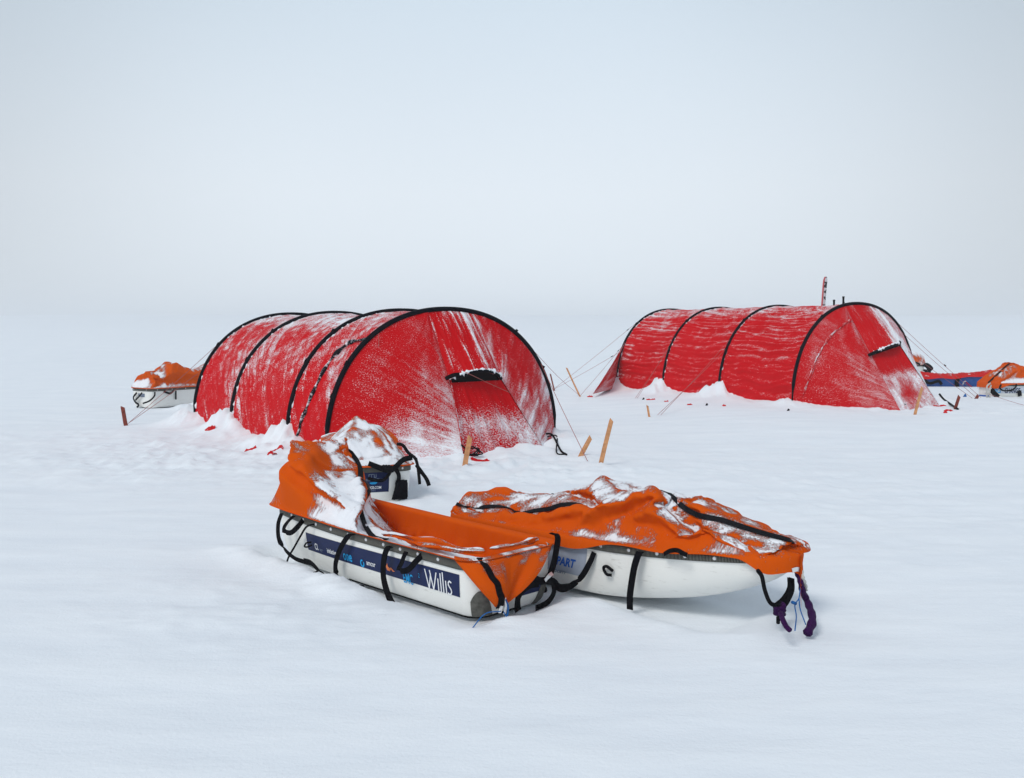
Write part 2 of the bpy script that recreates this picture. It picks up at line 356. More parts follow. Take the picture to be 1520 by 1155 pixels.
# ------------------------------------------------------------------ cloth draping (small position-based solver)
def drape(P0, slack=0.06, steps=150, iters=5, seed=1, floor=None, g=2.5, bend=.05, amp=.006):
    nu, nv = P0.shape[:2]
    rng = np.random.default_rng(seed)
    P = P0.copy(); w = np.ones((nu, nv)); w[0] = w[-1] = 0; w[:, 0] = w[:, -1] = 0
    U_, V_ = np.meshgrid(np.linspace(0, nu / 12, nu), np.linspace(0, nv / 12, nv), indexing='ij')
    nz_ = fbm(U_, V_, seed, 3) - .5
    P[..., 2] += (nz_ * amp * 3 + rng.normal(0, amp * .2, (nu, nv))) * (w > 0)
    sets = []
    def add(a, b, k, sl):
        L = np.linalg.norm(P0[a] - P0[b], axis=-1) * (1 + sl)
        wa, wb = w[a], w[b]; s = wa + wb; s = np.where(s == 0, 1, s)
        sets.append((a, b, L, (wa / s * k)[..., None], (wb / s * k)[..., None]))
    S = slice
    for k0 in (0, 1):
        n = (nu - k0) // 2 * 2; add((S(k0, k0 + n, 2), S(None)), (S(k0 + 1, k0 + n, 2), S(None)), 1.0, slack)
        n = (nv - k0) // 2 * 2; add((S(None), S(k0, k0 + n, 2)), (S(None), S(k0 + 1, k0 + n, 2)), 1.0, slack)
        n = (nu - k0) // 2 * 2
        add((S(k0, k0 + n, 2), S(0, nv - 1)), (S(k0 + 1, k0 + n, 2), S(1, nv)), .35, slack)
        add((S(k0, k0 + n, 2), S(1, nv)), (S(k0 + 1, k0 + n, 2), S(0, nv - 1)), .35, slack)
    for k0 in range(4):
        i = np.arange(k0, nu - 3, 6); j = np.arange(k0, nv - 3, 6)
        add((i, S(None)), (i + 3, S(None)), bend, slack * .8); add((S(None), j), (S(None), j + 3), bend, slack * .8)
    V = np.zeros_like(P); dt = .02; pin = (w > 0)[..., None]
    for st in range(steps):
        V[..., 2] -= g * dt; V *= .96
        Q = P + V * dt * pin
        for it in range(iters):
            for a, b, L, ka, kb in sets:
                pa, pb = Q[a], Q[b]; d = pb - pa; l = np.linalg.norm(d, axis=-1) + 1e-9
                c = d * ((l - L) / l)[..., None]
                Q[a] = pa + c * ka; Q[b] = pb - c * kb
            if floor is not None: Q[..., 2] = np.maximum(Q[..., 2], floor)
            Q = np.where(pin, Q, P0)
        V = np.clip((Q - P) / dt, -2, 2); P = Q
    # light smoothing so no vertex stands out
    for _ in range(1):
        Pm = P.copy(); Pm[1:-1, 1:-1] = .5 * P[1:-1, 1:-1] + .125 * (P[:-2, 1:-1] + P[2:, 1:-1] + P[1:-1, :-2] + P[1:-1, 2:]); P = Pm
    return P
def normals(P):
    du = np.gradient(P, axis=0); dv = np.gradient(P, axis=1); n = np.cross(du, dv)
    return n / (np.linalg.norm(n, axis=-1, keepdims=True) + 1e-9)

# ------------------------------------------------------------------ sled hull geometry
class Hull:
    """expedition sled: local x from stern (0) to prow (L), y across, z up from its underside"""
    def __init__(s, L=1.45, W=.24, H=.235, taper=.45, prow_in=.36, rise=.035, rs=.08, nexp=2.6, stern_in=.035, side_in=.055, keel=0.0):
        s.keel = keel
        s.L, s.W, s.H, s.taper, s.prow_in, s.rise, s.rs, s.n, s.stern_in, s.side_in = L, W, H, taper, prow_in, rise, rs, nexp, stern_in, side_in
        rp = .10; s.rp = rp
        xs = np.concatenate([np.linspace(0, rs, 12) ** 1, np.linspace(rs, L - rp, 60)[1:-1], np.linspace(L - rp, L, 14)])
        xs[:12] = rs * (1 - np.cos(np.linspace(0, math.pi / 2, 12))); xs[-14:] = L - rp + rp * np.sin(np.linspace(0, math.pi / 2, 14))
        pts = [(0, 0)] + [(x, s.halfw(x)) for x in xs] + [(L, 0)]
        low = [(x, -y) for x, y in pts[::-1]][1:]
        s.poly = np.array(pts + low); d = np.linalg.norm(np.diff(s.poly, axis=0), axis=1)
        s.cum = np.concatenate([[0], np.cumsum(d)]); s.T = s.cum[-1]
        k = len(pts); s.side_a = (s.cum[:k], s.poly[:k, 0])
    def halfw(s, x):
        t = max(0, (x - .52 * s.L) / (.48 * s.L)); w = s.W * (1 - s.taper * t ** 2)
        if x < s.rs: w -= s.rs - math.sqrt(max(0, s.rs ** 2 - (s.rs - x) ** 2))
        if x > s.L - s.rp: w -= s.rp - math.sqrt(max(0, s.rp ** 2 - (x - s.L + s.rp) ** 2))
        return w
    def rim(s, x): return s.H + s.rise * (np.asarray(x) / s.L) ** 3
    def a_of(s, x, side):                     # arclength on a long side
        a = float(np.interp(x, s.poly[1:len(s.side_a[0]) - 1, 0], s.cum[1:len(s.side_a[0]) - 1]))
        return a if side > 0 else s.T - a
    def raw(s, a, z):
        a = a % s.T
        ox, oy = float(np.interp(a, s.cum, s.poly[:, 0])), float(np.interp(a, s.cum, s.poly[:, 1]))
        L = s.L; bx = s.stern_in + ox / L * (L - s.stern_in - s.prow_in); by = oy * (1 - s.side_in / s.W)
        r = float(s.rim(ox)); g = min(1, max(0, (r - z) / r)); ph = g ** (s.n / 2); h = 1 - math.sqrt(max(0, 1 - ph * ph)) ** (2 / s.n)
        xx = ox + (bx - ox) * h; k = max(0, (xx - .52 * L) / (.48 * L))
        return Vector((xx, oy + (by - oy) * h, z + s.keel * k ** 1.6 * max(0, 1 - z / r)))
    def normal(s, a, z):
        e = .004; z = min(z, s.H - .01)
        t = s.raw(a + e, z) - s.raw(a - e, z); v = s.raw(a, z + e) - s.raw(a, z - e)
        n = v.cross(t)
        if n.length < 1e-9: return Vector((0, 0, -1))
        n.normalize(); c = s.raw(a, z) - Vector((s.L / 2, 0, z))
        return n if n.dot(c) > 0 else -n
    def pt(s, a, z, off=0.0):
        p = s.raw(a, z); return p + s.normal(a, z) * off if off else p
    def build(s, root, mat):
        na = 150; nq = 16; A = np.linspace(0, s.T, na, endpoint=False); P = np.zeros((na, nq + 5, 3))
        for i, a in enumerate(A):
            ox = float(np.interp(a, s.cum, s.poly[:, 0])); r = float(s.rim(ox))
            for j in range(nq):
                q = j / (nq - 1); z = r * (1 - math.sin(q * math.pi / 2) ** (2 / s.n)); P[i, j] = s.raw(a, max(0, z))
            b = P[i, nq - 1].copy(); cx = min(max(b[0], .2), s.L - s.prow_in - .2)
            for j in range(5):
                t = (j + 1) / 5; P[i, nq + j] = (b[0] + (cx - b[0]) * t, b[1] * (1 - t), b[2] * (1 - t) - .002)
        P = np.swapaxes(P, 0, 1)
        return grid('hull', P, mat, root, loop_v=True)
    def band(s, name, root, a0, a1, z0, z1, off, mat, nz=4, step=.012, closed=False, rel=False, thick=.003):
        """a band laid on the shell between two heights (rel: heights measured down from the rim)"""
        n = max(3, int(abs(a1 - a0) / step)); P = np.zeros((n, nz + 2, 3)); UV = np.zeros((n, nz + 2, 2))
        for i in range(n):
            a = a0 + (a1 - a0) * i / (n - 1); r = float(s.rim(np.interp(a % s.T, s.cum, s.poly[:, 0])))
            for j in range(nz):
                z = z0 + (z1 - z0) * j / (nz - 1)
                if rel: z = r - z
                P[i, j + 1] = s.pt(a, z, off); UV[i, j + 1] = (a, z)
            P[i, 0] = s.pt(a, (r - z0) if rel else z0, off - thick); P[i, -1] = s.pt(a, (r - z1) if rel else z1, off - thick); UV[i, 0] = UV[i, 1]; UV[i, -1] = UV[i, -2]
        return grid(name, P, mat, root, uv=UV)
    def decal(s, name, root, flat, tris, a0, z0, off, mat, slope=0.0):
        """flat: 2d points (u to the reader's right, v up) mapped onto the shell"""
        v = [s.pt(a0 - u, z0 + w + slope * u, off) for u, w in flat]
        return mesh(name, v, tris, mat, root, smooth=False)
_tc = {}
def text_flat(txt, size, squeeze=1.0, shear=0.0, bold=0.0):
    cu = bpy.data.curves.new('lettering', 'FONT'); cu.body = txt; cu.size = size; cu.resolution_u = 3; cu.shear = shear; cu.offset = bold
    o = bpy.data.objects.new('lettering', cu); C.objects.link(o)
    me = bpy.data.meshes.new_from_object(o.evaluated_get(bpy.context.evaluated_depsgraph_get()))
    pts = [(v.co.x * squeeze, v.co.y) for v in me.vertices]; tr = [tuple(p.vertices) for p in me.polygons]
    bpy.data.objects.remove(o); bpy.data.curves.remove(cu); bpy.data.meshes.remove(me)
    return pts, tr
def strokes_flat(lines, w):
    pts, tr = [], []
    for ln in lines:
        for (x0, y0), (x1, y1) in zip(ln[:-1], ln[1:]):
            d = math.hypot(x1 - x0, y1 - y0) or 1; nx, ny = -(y1 - y0) / d * w / 2, (x1 - x0) / d * w / 2
            ex, ey = (x1 - x0) / d * w * .25, (y1 - y0) / d * w * .25; k = len(pts)
            pts += [(x0 + nx - ex, y0 + ny - ey), (x0 - nx - ex, y0 - ny - ey), (x1 - nx + ex, y1 - ny + ey), (x1 + nx + ex, y1 + ny + ey)]; tr.append((k, k + 1, k + 2, k + 3))
    return pts, tr

class Sled:
    def __init__(s, name, origin, ang_dir, z, hull, label, tilt=0.0):
        s.h = hull; s.rz = math.atan2(ang_dir[1], ang_dir[0])
        s.root = empty(name, (origin[0], origin[1], z), s.rz); s.root.rotation_euler.y = tilt
        tag(s.root, label, 'sled', 'expedition sleds round the tents')
        s.M = Matrix.LocRotScale(Vector((origin[0], origin[1], z)), Euler((0, tilt, s.rz)), None); s.Mi = s.M.inverted()
        s.d = Vector((math.cos(s.rz), math.sin(s.rz), 0)); s.side = Vector((-s.d.y, s.d.x, 0))
    def spx(s, px, py, side, outw=.0):        # a point on the long side's plane, local
        y = (s.h.W + outw) * side
        return s.Mi @ hit(px, py, s.M @ Vector((0, y, 0)), s.side)
    def epx(s, px, py, x=0.0):                # a point on a cross plane, local
        return s.Mi @ hit(px, py, s.M @ Vector((x, 0, 0)), s.d)
    def zpx(s, px, py, z): return s.Mi @ hit(px, py, s.M @ Vector((0, 0, z)), (0, 0, 1))
    def shell(s, mat, rim=True, screws=()):
        h = s.h; s.hull = h.build(s.root, mat)
        if rim:
            s.rim = h.band('rim_tape', s.root, 0, h.T, .036, .002, .006, M['carbon'], rel=True, thick=.008)
            me = None
            for (x0, x1, side, n) in screws:
                for k in range(n):
                    x = x0 + (x1 - x0) * k / max(1, n - 1) + .012 * math.sin(k * 7.3)
                    if side == 0: a = x % h.T; xx = 0
                    else: a = h.a_of(x, side); xx = x
                    r = float(h.rim(xx)); p = h.pt(a, r - .016, .0075); nn = h.normal(a, r - .016)
                    if me is None:
                        v = [(0, 0, .0025)] + [(.0062 * math.cos(i * math.pi / 5), .0062 * math.sin(i * math.pi / 5), .0015) for i in range(10)] + [(.008 * math.cos(i * math.pi / 5), .008 * math.sin(i * math.pi / 5), -.001) for i in range(10)]
                        f = [(0, 1 + i, 1 + (i + 1) % 10) for i in range(10)] + [(1 + i, 11 + i, 11 + (i + 1) % 10, 1 + (i + 1) % 10) for i in range(10)]
                        me = bpy.data.meshes.new('screw'); me.from_pydata(v, [], f); me.materials.append(M['steel'])
                    o = bpy.data.objects.new('screw', me); C.objects.link(o); o.parent = s.rim; o.location = p; o.rotation_euler = nn.to_track_quat('Z', 'Y').to_euler()
    def cover(s, Hf, slack, nu, nv, seed, mat, floor_d=.02, edge=None, wind=(-.3, -.7), thr=.58, bulge=0.0, steps=150, g=2.5, nscale=5.0, post=None, subdiv=1, snow_fn=None, bend=.05):
        h = s.h; u = np.linspace(0, 1, nu); v = np.linspace(-1, 1, nv)
        hw = np.array([h.halfw(x * h.L) for x in u]); X = np.repeat((u * h.L)[:, None], nv, 1); Y = hw[:, None] * v[None, :]
        rz = np.repeat(h.rim(u * h.L)[:, None], nv, 1)
        o = .017
        Xo = (X - h.L / 2) * (1 + 2 * o / h.L) + h.L / 2; Yo = Y * (1 + o / h.W)
        Z = rz + .003 + Hf(X, Y / h.W)
        P0 = np.stack([Xo, Yo, Z], -1)
        bd = np.zeros((nu, nv), bool); bd[0] = bd[-1] = True; bd[:, 0] = bd[:, -1] = True
        ez = np.full((nu, nv), .009)
        P0[..., 2] = np.where(bd, rz + ez, Z)
        fl = Z - floor_d * (1 + 0 * Z); fl = np.where(bd, -9, fl)
        P = drape(P0, slack, steps, 5, seed, fl, g, bend)
        if edge is not None:
            # hem pulled down over the rim: one more row outside the boundary
            drop = edge(X, Y / h.W); 
            ring = []
        if bulge:
            up = np.clip((P[..., 2] - rz) / .15, 0, 1) * (1 - .0 * up if False else 1)
            c = np.stack([P[..., 0] - h.L * .5, P[..., 1] * 1.0], -1)
            P[..., 1] += np.sign(P[..., 1]) * bulge * up * np.abs(v)[None, :] ** 2
        dz = np.maximum(rz - P[..., 2], 0); g_ = np.clip(dz / rz, 0, 1); hh_ = 1 - (1 - g_ ** h.n) ** (1 / h.n)
        lim = hw[:, None] * (1 - h.side_in / h.W * hh_) - .010 + .03 * (1 - np.clip(dz / .012, 0, 1)) ; lim[:, 0] = lim[:, -1] = 9
        P[..., 1] = np.clip(P[..., 1], -lim, lim)
        for k_, zz in ((1, .004), (2, -.003)):
            for sl_ in ((slice(None), k_), (slice(None), nv - 1 - k_), (k_, slice(None)), (nu - 1 - k_, slice(None))): P[sl_ + (2,)] = np.maximum(P[sl_ + (2,)], rz[sl_] + zz)
        if post is not None: P = post(P, X, Y / h.W)
        # skirt: rows that turn down over the rim
        def skirt(P):
            dn = edge(X, Y / h.W) if edge is not None else np.full((nu, nv), .008)
            out_ = np.zeros((nu + 4, nv + 4, 3)); out_[2:-2, 2:-2] = P
            dd = np.zeros((nu + 4, nv + 4)); dd[2:-2, 2:-2] = dn
            for k, (of, fr) in enumerate(((.006, .3), (.004, 1.0))):
                i0, i1 = 1 - k, nu + 2 + k
                for arr in (out_, dd):
                    arr[i0] = arr[i0 + 1]; arr[i1] = arr[i1 - 1]
                    arr[:, i0] = arr[:, i0 + 1]; arr[:, nv + 2 + k] = arr[:, nv + 1 + k]
                out_[i0, :, 0] -= of; out_[i1, :, 0] += of
                out_[:, i0, 1] -= of; out_[:, nv + 2 + k, 1] += of
                f2 = fr if k == 0 else .7
                out_[i0, :, 2] -= dd[i0] * f2; out_[i1, :, 2] -= dd[i1] * f2
                out_[:, i0, 2] -= dd[:, i0] * f2; out_[:, nv + 2 + k, 2] -= dd[:, nv + 2 + k] * f2
            return out_
        uw, vw = np.meshgrid(np.linspace(0, h.L, nu), np.linspace(0, 2 * h.W, nv), indexing='ij'); wn = normals(P); wn = np.where(wn[..., 2:3] < 0, -wn, wn)
        wp = fbm(uw * 3, vw * 3, seed + 70, 2) * 2.2; rg = 1 - np.abs(2 * fbm(uw * 7 + wp, vw * 15 - uw * 5 + wp, seed + 71, 2, .5) - 1) * 2; rg2 = 1 - np.abs(2 * fbm(uw * 17 - vw * 9, vw * 8 + wp * 2, seed + 73, 2, .5) - 1) * 2
        em = np.minimum(1, np.minimum(np.minimum(uw, h.L - uw), np.minimum(vw, 2 * h.W - vw)) / .05)
        P = P + wn * ((.012 * np.clip(rg, -.2, 1) + .007 * np.clip(rg2, -.2, 1)) * em)[..., None]
        PP = skirt(P)
        n = normals(PP); n = np.where(n[..., 2:3] < -.2, -n, n)
        cr, sr = math.cos(s.rz), math.sin(s.rz)
        nw = np.stack([n[..., 0] * cr - n[..., 1] * sr, n[..., 0] * sr + n[..., 1] * cr, n[..., 2]], -1)
        sl = np.linalg.norm(wind); wv = np.array([wind[0], wind[1], .35]); wv /= np.linalg.norm(wv)
        uu, vv = np.meshgrid(np.linspace(0, h.L, nu + 4), np.linspace(0, 2 * h.W, nv + 4), indexing='ij')
        big = fbm(uu * nscale, vv * nscale, seed + 5, 4, .6); 
        # hollows catch snow
        zs = PP[..., 2].copy(); sm = zs.copy()
        for _ in range(14): sm[1:-1, 1:-1] = .25 * (sm[:-2, 1:-1] + sm[2:, 1:-1] + sm[1:-1, :-2] + sm[1:-1, 2:])
        hol = np.clip((sm - zs) / .012, -1, 1)
        snow = .5 * nw[..., 2] + .42 * (nw @ wv) + .26 * hol + 1.15 * (big - .5)
        if snow_fn is not None: snow = snow + snow_fn(np.pad(X, 2, 'edge'), np.pad(Y / h.W, 2, 'edge'), PP[..., 2])
        att = (snow - thr) * 1.5 + .5
        mk = np.ones_like(att); mk[:2] = mk[-2:] = 0; mk[:, :2] = mk[:, -2:] = 0; mk[2] *= .5; mk[-3] *= .5; mk[:, 2] *= .5; mk[:, -3] *= .5
        att = att * mk + .05 * (1 - mk)
        th = (ss(.45, .85, att) * (.003 + .009 * fbm(uu * 30, vv * 30, seed + 9, 3, .6)))[..., None]
        PP = PP + n * th
        UV = np.stack([uu, vv], -1)
        s.cov = grid('cover', PP, mat, s.root, uv=UV, attrs={'frost': att})
        if subdiv:
            md = s.cov.modifiers.new('smooth', 'SUBSURF'); md.levels = subdiv; md.render_levels = subdiv
        s.CP, s.CN = PP, n
        return s.cov
    def zipline(s, name, ij, width, mat=None, lift=.007, n=4, attr=None, parent=None):
        """a zip laid on the cover along grid positions"""
        P, Nn = s.CP, s.CN; nu, nv = P.shape[:2]; pts, nr = [], []
        for (u, v) in ij:
            i = min(nu - 2, max(1, u * (nu - 1))); j = min(nv - 2, max(1, v * (nv - 1))); i0, j0 = int(i), int(j); fi, fj = i - i0, j - j0
            def s_(A): return (A[i0, j0] * (1 - fi) * (1 - fj) + A[i0 + 1, j0] * fi * (1 - fj) + A[i0, j0 + 1] * (1 - fi) * fj + A[i0 + 1, j0 + 1] * fi * fj)
            q = Vector(s_(P)); m_ = Vector(s_(Nn)).normalized(); pts.append(q + m_ * lift); nr.append(m_)
        wds = []
        for k in range(len(pts)):
            t = pts[min(k + 1, len(pts) - 1)] - pts[max(k - 1, 0)]; wds.append(t.cross(nr[k]).normalized())
        return ribbon(name, pts, width, wds, mat or M['black'], parent or s.cov, n=2, th=.004)
def lin(a, b, n): return [tuple(a[k] + (b[k] - a[k]) * i / (n - 1) for k in range(len(a))) for i in range(n)]
exec_after = []
# ------------------------------------------------------------------ tents
def project(P):
    x, y, z = P[..., 0], P[..., 1], P[..., 2] - CAM_H
    d = y * cp - z * sp; h = y * sp + z * cp
    return W0 / 2 + FPX * x / d, H0 / 2 - FPX * h / d, d
def find(P, px, py):
    """nearest visible grid point of sheet P to a sight line"""
    X, Y, D = project(P); e = (X - px) ** 2 + (Y - py) ** 2 + D * .5
    i, j = np.unravel_index(np.argmin(e), e.shape); return Vector(P[i, j]), (i, j)
def blur(A, k):
    for ax in (0, 1):
        for _ in range(2):
            kk = min(k, A.shape[ax] // 2 - 1); pw = [(0, 0), (0, 0)]; pw[ax] = (kk + 1, kk); c = np.cumsum(np.pad(A, pw, 'edge'), axis=ax)
            n = A.shape[ax]; hi = np.take(c, np.arange(n) + 2 * kk + 1 - 0, axis=ax); lo = np.take(c, np.arange(n), axis=ax); A = (hi - lo) / (2 * kk + 1)
    return A
class Tent:
    def __init__(s, F, B, U, X, W, H, z, label):
        s.F, s.B, s.U, s.X, s.W, s.H, s.z = np.array(F), np.array(B), np.array(U), X, W, H, z
        c = s.F + s.U * W / 2; s.root = empty('tunnel_tent', (c[0], c[1], z)); s.o = np.array([c[0], c[1], z])
        tag(s.root, label, 'tent', 'red tunnel tents')
        n = np.array([s.U[1], -s.U[0]]); s.n = n / np.linalg.norm(n)
        if s.n @ s.B > 0: s.n = -s.n
        s.all = []
    def P(s, a, ph, k=1.0):
        a, ph = np.broadcast_arrays(np.asarray(a, float), np.asarray(ph, float))
        c = s.F + s.B * a[..., None] + s.U * s.W / 2
        u = -np.sign(np.cos(ph)) * np.abs(np.cos(ph)) ** .93 * s.W / 2 * k
        p = np.zeros(a.shape + (3,)); p[..., :2] = c + s.U * u[..., None]
        p[..., 2] = s.z + s.H * np.sin(np.clip(ph, 0, math.pi)) ** .88 * k; return p
    def phi_px(s, px, py):                  # angle on the front arch under a sight line
        ph = np.linspace(0, math.pi, 400); X, Y, D = project(s.P(np.zeros(400), ph)); return float(ph[np.argmin((X - px) ** 2 + (Y - py) ** 2)])
    def L(s, p): return np.asarray(p) - s.o
    def add(s, name, P, mat, uv, att, parent=None):
        nz = normals(P)[..., 2]; nz = nz if nz.mean() > 0 else -nz
        att = att + (.55 if name == 'roof_panel' else .28) * np.clip(nz - blur(nz, 14), -.2, .25)      # frost keeps to the upper side of each crease
        s.all.append(P); return grid(name, s.L(P), mat, parent or s.root, uv=uv, attrs={'frost': att})
    def panels(s, style, seed):
        s.sheets = []
        for k in range(len(s.X) - 1):
            a0, a1 = s.X[k], s.X[k + 1]; nu, nv = int((a1 - a0) / .012), 300
            t, ph = np.meshgrid(np.linspace(0, 1, nu), np.linspace(0, math.pi, nv), indexing='ij'); a = a0 + (a1 - a0) * t
            arc = ph * (s.W / 2 + s.H) / 2; sag = 4 * t * (1 - t); k_ = 1 - (.030 if style == 1 else .022) * sag * (.35 + .65 * np.sin(ph))
            P = s.P(a, ph, k_)
            c = np.zeros_like(P); c[..., :2] = (s.F + s.B * a[..., None] + s.U * s.W / 2); c[..., 2] = s.z
            nr = P - c; nr /= np.linalg.norm(nr, axis=-1, keepdims=True)
            edge = np.exp(-t * 9) + np.exp(-(1 - t) * 9)
            fs = fbm(a * 2, arc * 2, seed + k, 3)
            if style == 1:
                q = arc * 5 - (t - .5) * (a1 - a0) * 6.5 + fs * 1.2
                w = 1 - np.abs(2 * fbm(t * (a1 - a0) * 1.0, q, seed + 7 + k, 3, .55) - 1) * 1.6
                d = .030 * (w - .5) * (.6 + .4 * (1 - sag)) + .012 * (fbm(t * 2.5, arc * 20 + t * 3, seed + 3, 2) - .5) * edge
            else:
                q = (arc + .07 * sag) * 7.5 + fs * .7
                w = 1 - np.abs(2 * fbm(a * .55, q, seed + 7 + k, 3, .55) - 1) * 1.7
                w2 = 1 - np.abs(2 * fbm(a * .9, arc * 19 + fs * 2, seed + 17 + k, 2, .5) - 1) * 1.8
                d = .045 * (w - .5) + .016 * (w2 - .5) + .018 * (fbm(t * 3, arc * 26, seed + 3, 2) - .5) * edge
            up = np.sin(ph)
            d = d * (.4 + .6 * (1 - np.exp(-(math.pi - ph) * 5))) * np.minimum(1, 12 * t * (1 - t) + .15)
            P = P + nr * d[..., None]
            # snow settles on the shoulder and in creases
            lee = ss(.80, .99, up)
            cre = (.5 - w) * .30
            patch = fbm(a * 1.6 + 4, arc * 1.6, seed + 31, 4, .6) - .5
            fleck = fbm(a * 13, arc * 13 + a * 5, seed + 41, 2) - .5
            if style == 1:
                att = .15 + .20 * lee + cre * .6 + .26 * patch + .34 * fleck + .12 * edge * (up > .5) + .10 * ss(.25, .7, up)
                if k == 1: att = att + .35 * np.exp(-((a - 1.25) / .16) ** 2 - ((ph - 1.2) / .22) ** 2) * (.6 + fleck * 2)
            else:
                att = .13 + .20 * lee + cre * .45 + .26 * patch + .30 * fleck + .10 * ss(.5, .85, up) - .07 * (1 - ss(.3, .5, up)) + .14 * edge * ss(.75, .95, up)
            uv = np.stack([a * .6 + arc * .8, arc * .6 - a * .8], -1) if style == 1 else np.stack([a, arc], -1)
            s.add('roof_panel', P, M['red'], uv, att); s.sheets.append(P)
    def sleeves(s, r=.023):
        for a in s.X:
            ph = np.linspace(-.0, math.pi, 70); q = s.P(np.full(70, a), ph, 1.006)
            pts = [tuple(s.L(p)) for p in q]
            st = Vector(pts[0]) - Vector((0, 0, .18)); en = Vector(pts[-1]) - Vector((0, 0, .18))
            tube('pole_sleeve', [tuple(st)] + pts + [tuple(en)], r, M['sleeve'], s.root, n=2, seg=10, rfun=lambda t: .45 + .55 * min(1, max(0, (min(t, 1 - t) - .045) / .02)))
    def block(s, p, size=.026, mat=None, name='guy_point'):
        bm = bmesh.new(); bmesh.ops.create_cube(bm, size=1); bmesh.ops.scale(bm, vec=(size, size, size * 1.8), verts=bm.verts)
        bmesh.ops.rotate(bm, matrix=Matrix.Rotation(.5, 3, 'Y'), verts=bm.verts); bmesh.ops.bevel(bm, geom=bm.edges, offset=size * .18, segments=1)
        me = bpy.data.meshes.new(name); bm.to_mesh(me); bm.free(); o = link(name, me, mat or M['black'], s.root); o.location = tuple(s.L(p)); return o
    def guy(s, p, q, tens=None, r=.0028):
        p, q = Vector(p), Vector(q); m = (p + q) / 2 - Vector((0, 0, (p - q).length * .006))
        o = tube('guy_line', [tuple(s.L(v)) for v in (p, m, q)], r, M['guy'], s.root, n=4, seg=5)
        if tens is not None:
            c = p.lerp(q, tens); d = (q - p).normalized() * .02
            tube('line_tensioner', [tuple(s.L(c - d)), tuple(s.L(c + d))], .008, M['black'], s.root, n=1, seg=6)
        return o
    def loft(s, name, A, Bp, nu, mat, sag, wr, seed, attf, inward, wdir=0):
        """sheet between two matching point rows, with folds running down it"""
        nv = len(A); t, v = np.meshgrid(np.linspace(0, 1, nu), np.linspace(0, 1, nv), indexing='ij')
        P = A[None] * (1 - t[..., None]) + Bp[None] * t[..., None]
        f = 1 - np.abs(2 * fbm(t * 1.2 + v * wdir, v * 13, seed, 3, .55) - 1) * 1.6
        d = -sag * 4 * t * (1 - t) * np.minimum(1, 8 * v * (1 - v) + .2) + wr * (f - .5) * np.minimum(1, 10 * t * (1 - t)) * np.minimum(1, 12 * v * (1 - v))
        P = P - np.array(inward)[None, None] * d[..., None]
        ln = np.linalg.norm(A - Bp, axis=1).mean(); wd = np.linalg.norm(np.diff(A, axis=0), axis=1).sum()
        uv = np.stack([t * ln, v * wd], -1)
        s.add(name, P, mat, uv, attf(t, v, f)); return P
    def vestibule(s, p1, p2, Vl, Vr, vo, Gl, Gr, seed, fl, ft, fr, ff, hood=.09):
        n3 = np.array([s.n[0], s.n[1], 0])
        ph1, ph2 = s.phi_px(*p1), s.phi_px(*p2)
        pl = s.P(0, 0)[..., :3]; vl = np.array(hit(*Vl, tuple(pl + n3 * vo), tuple(n3))); vr = np.array(hit(*Vr, tuple(pl + n3 * vo), tuple(n3)))
        zg = s.z; gl = np.array(gnd(*Gl, zg)) - [0, 0, .03]; gr = np.array(gnd(*Gr, zg)) - [0, 0, .03]
        s.vl, s.vr, s.gl, s.gr = vl, vr, gl, gr
        def ridge(q, g, v, ap):            # q 0..1 : ground -> vent -> arch
            q = np.asarray(q)[:, None]; return np.where(q < .8, g + (v - g) * (q / .8), v + (ap - v) * ((q - .8) / .2))
        n = 110; q = np.linspace(0, 1, n)
        A1 = s.P(np.zeros(n), ph1 * q ** .9); R1 = ridge(q, gl, vl, s.P(0, ph1)); A1[:, 2] -= .03 * (q < .02)
        s.sl = s.loft('vestibule_side', A1, R1, 110, M['red_front'], .035, .020, seed, fl, n3 * .8 + [0, 0, .3])
        A2 = s.P(np.zeros(n), math.pi - (math.pi - ph2) * q ** .9); R2 = ridge(q, gr, vr, s.P(0, ph2))
        s.sr = s.loft('vestibule_side', A2[::-1], R2[::-1], 110, M['red_front'], .02, .016, seed + 3, fr, n3 * .8 + [0, 0, .3])
        n = 60; q = np.linspace(0, 1, n); up = np.array([0, 0, 1.0])
        A3 = s.P(np.zeros(n), ph1 + (ph2 - ph1) * q); arc_ = np.sin(q * math.pi)[:, None] ** .8
        Hd = vl + (vr - vl) * q[:, None] + arc_ * (n3 * .10 + up * hood)
        s.tp = s.loft('vestibule_top', A3, Hd, 70, M['red_front'], .01, .020, seed + 5, ft, n3 * .3 + up)
        ch = vl + (vr - vl) * q[:, None] - up * .015
        # black mesh vent set back under the hood
        in_ = Hd - n3 * .03 - up * .012
        grid('vent_mesh', s.L(np.stack([in_, (in_ + ch) / 2 - n3 * .03, ch - n3 * .02])), M['mesh'], s.root, uv=np.zeros((3, n, 2)))
        tube('vent_brim', [tuple(s.L(p)) for p in Hd[::4]] + [tuple(s.L(Hd[-1]))], .014, M['sleevesnow'] if False else M['sleeve'], s.root, n=3, seg=8)
        G = gl + (gr - gl) * q[:, None]
        s.fp = s.loft('vestibule_front', ch, G, 90, M['red_front'], -.02, .018, seed + 9, ff, n3)
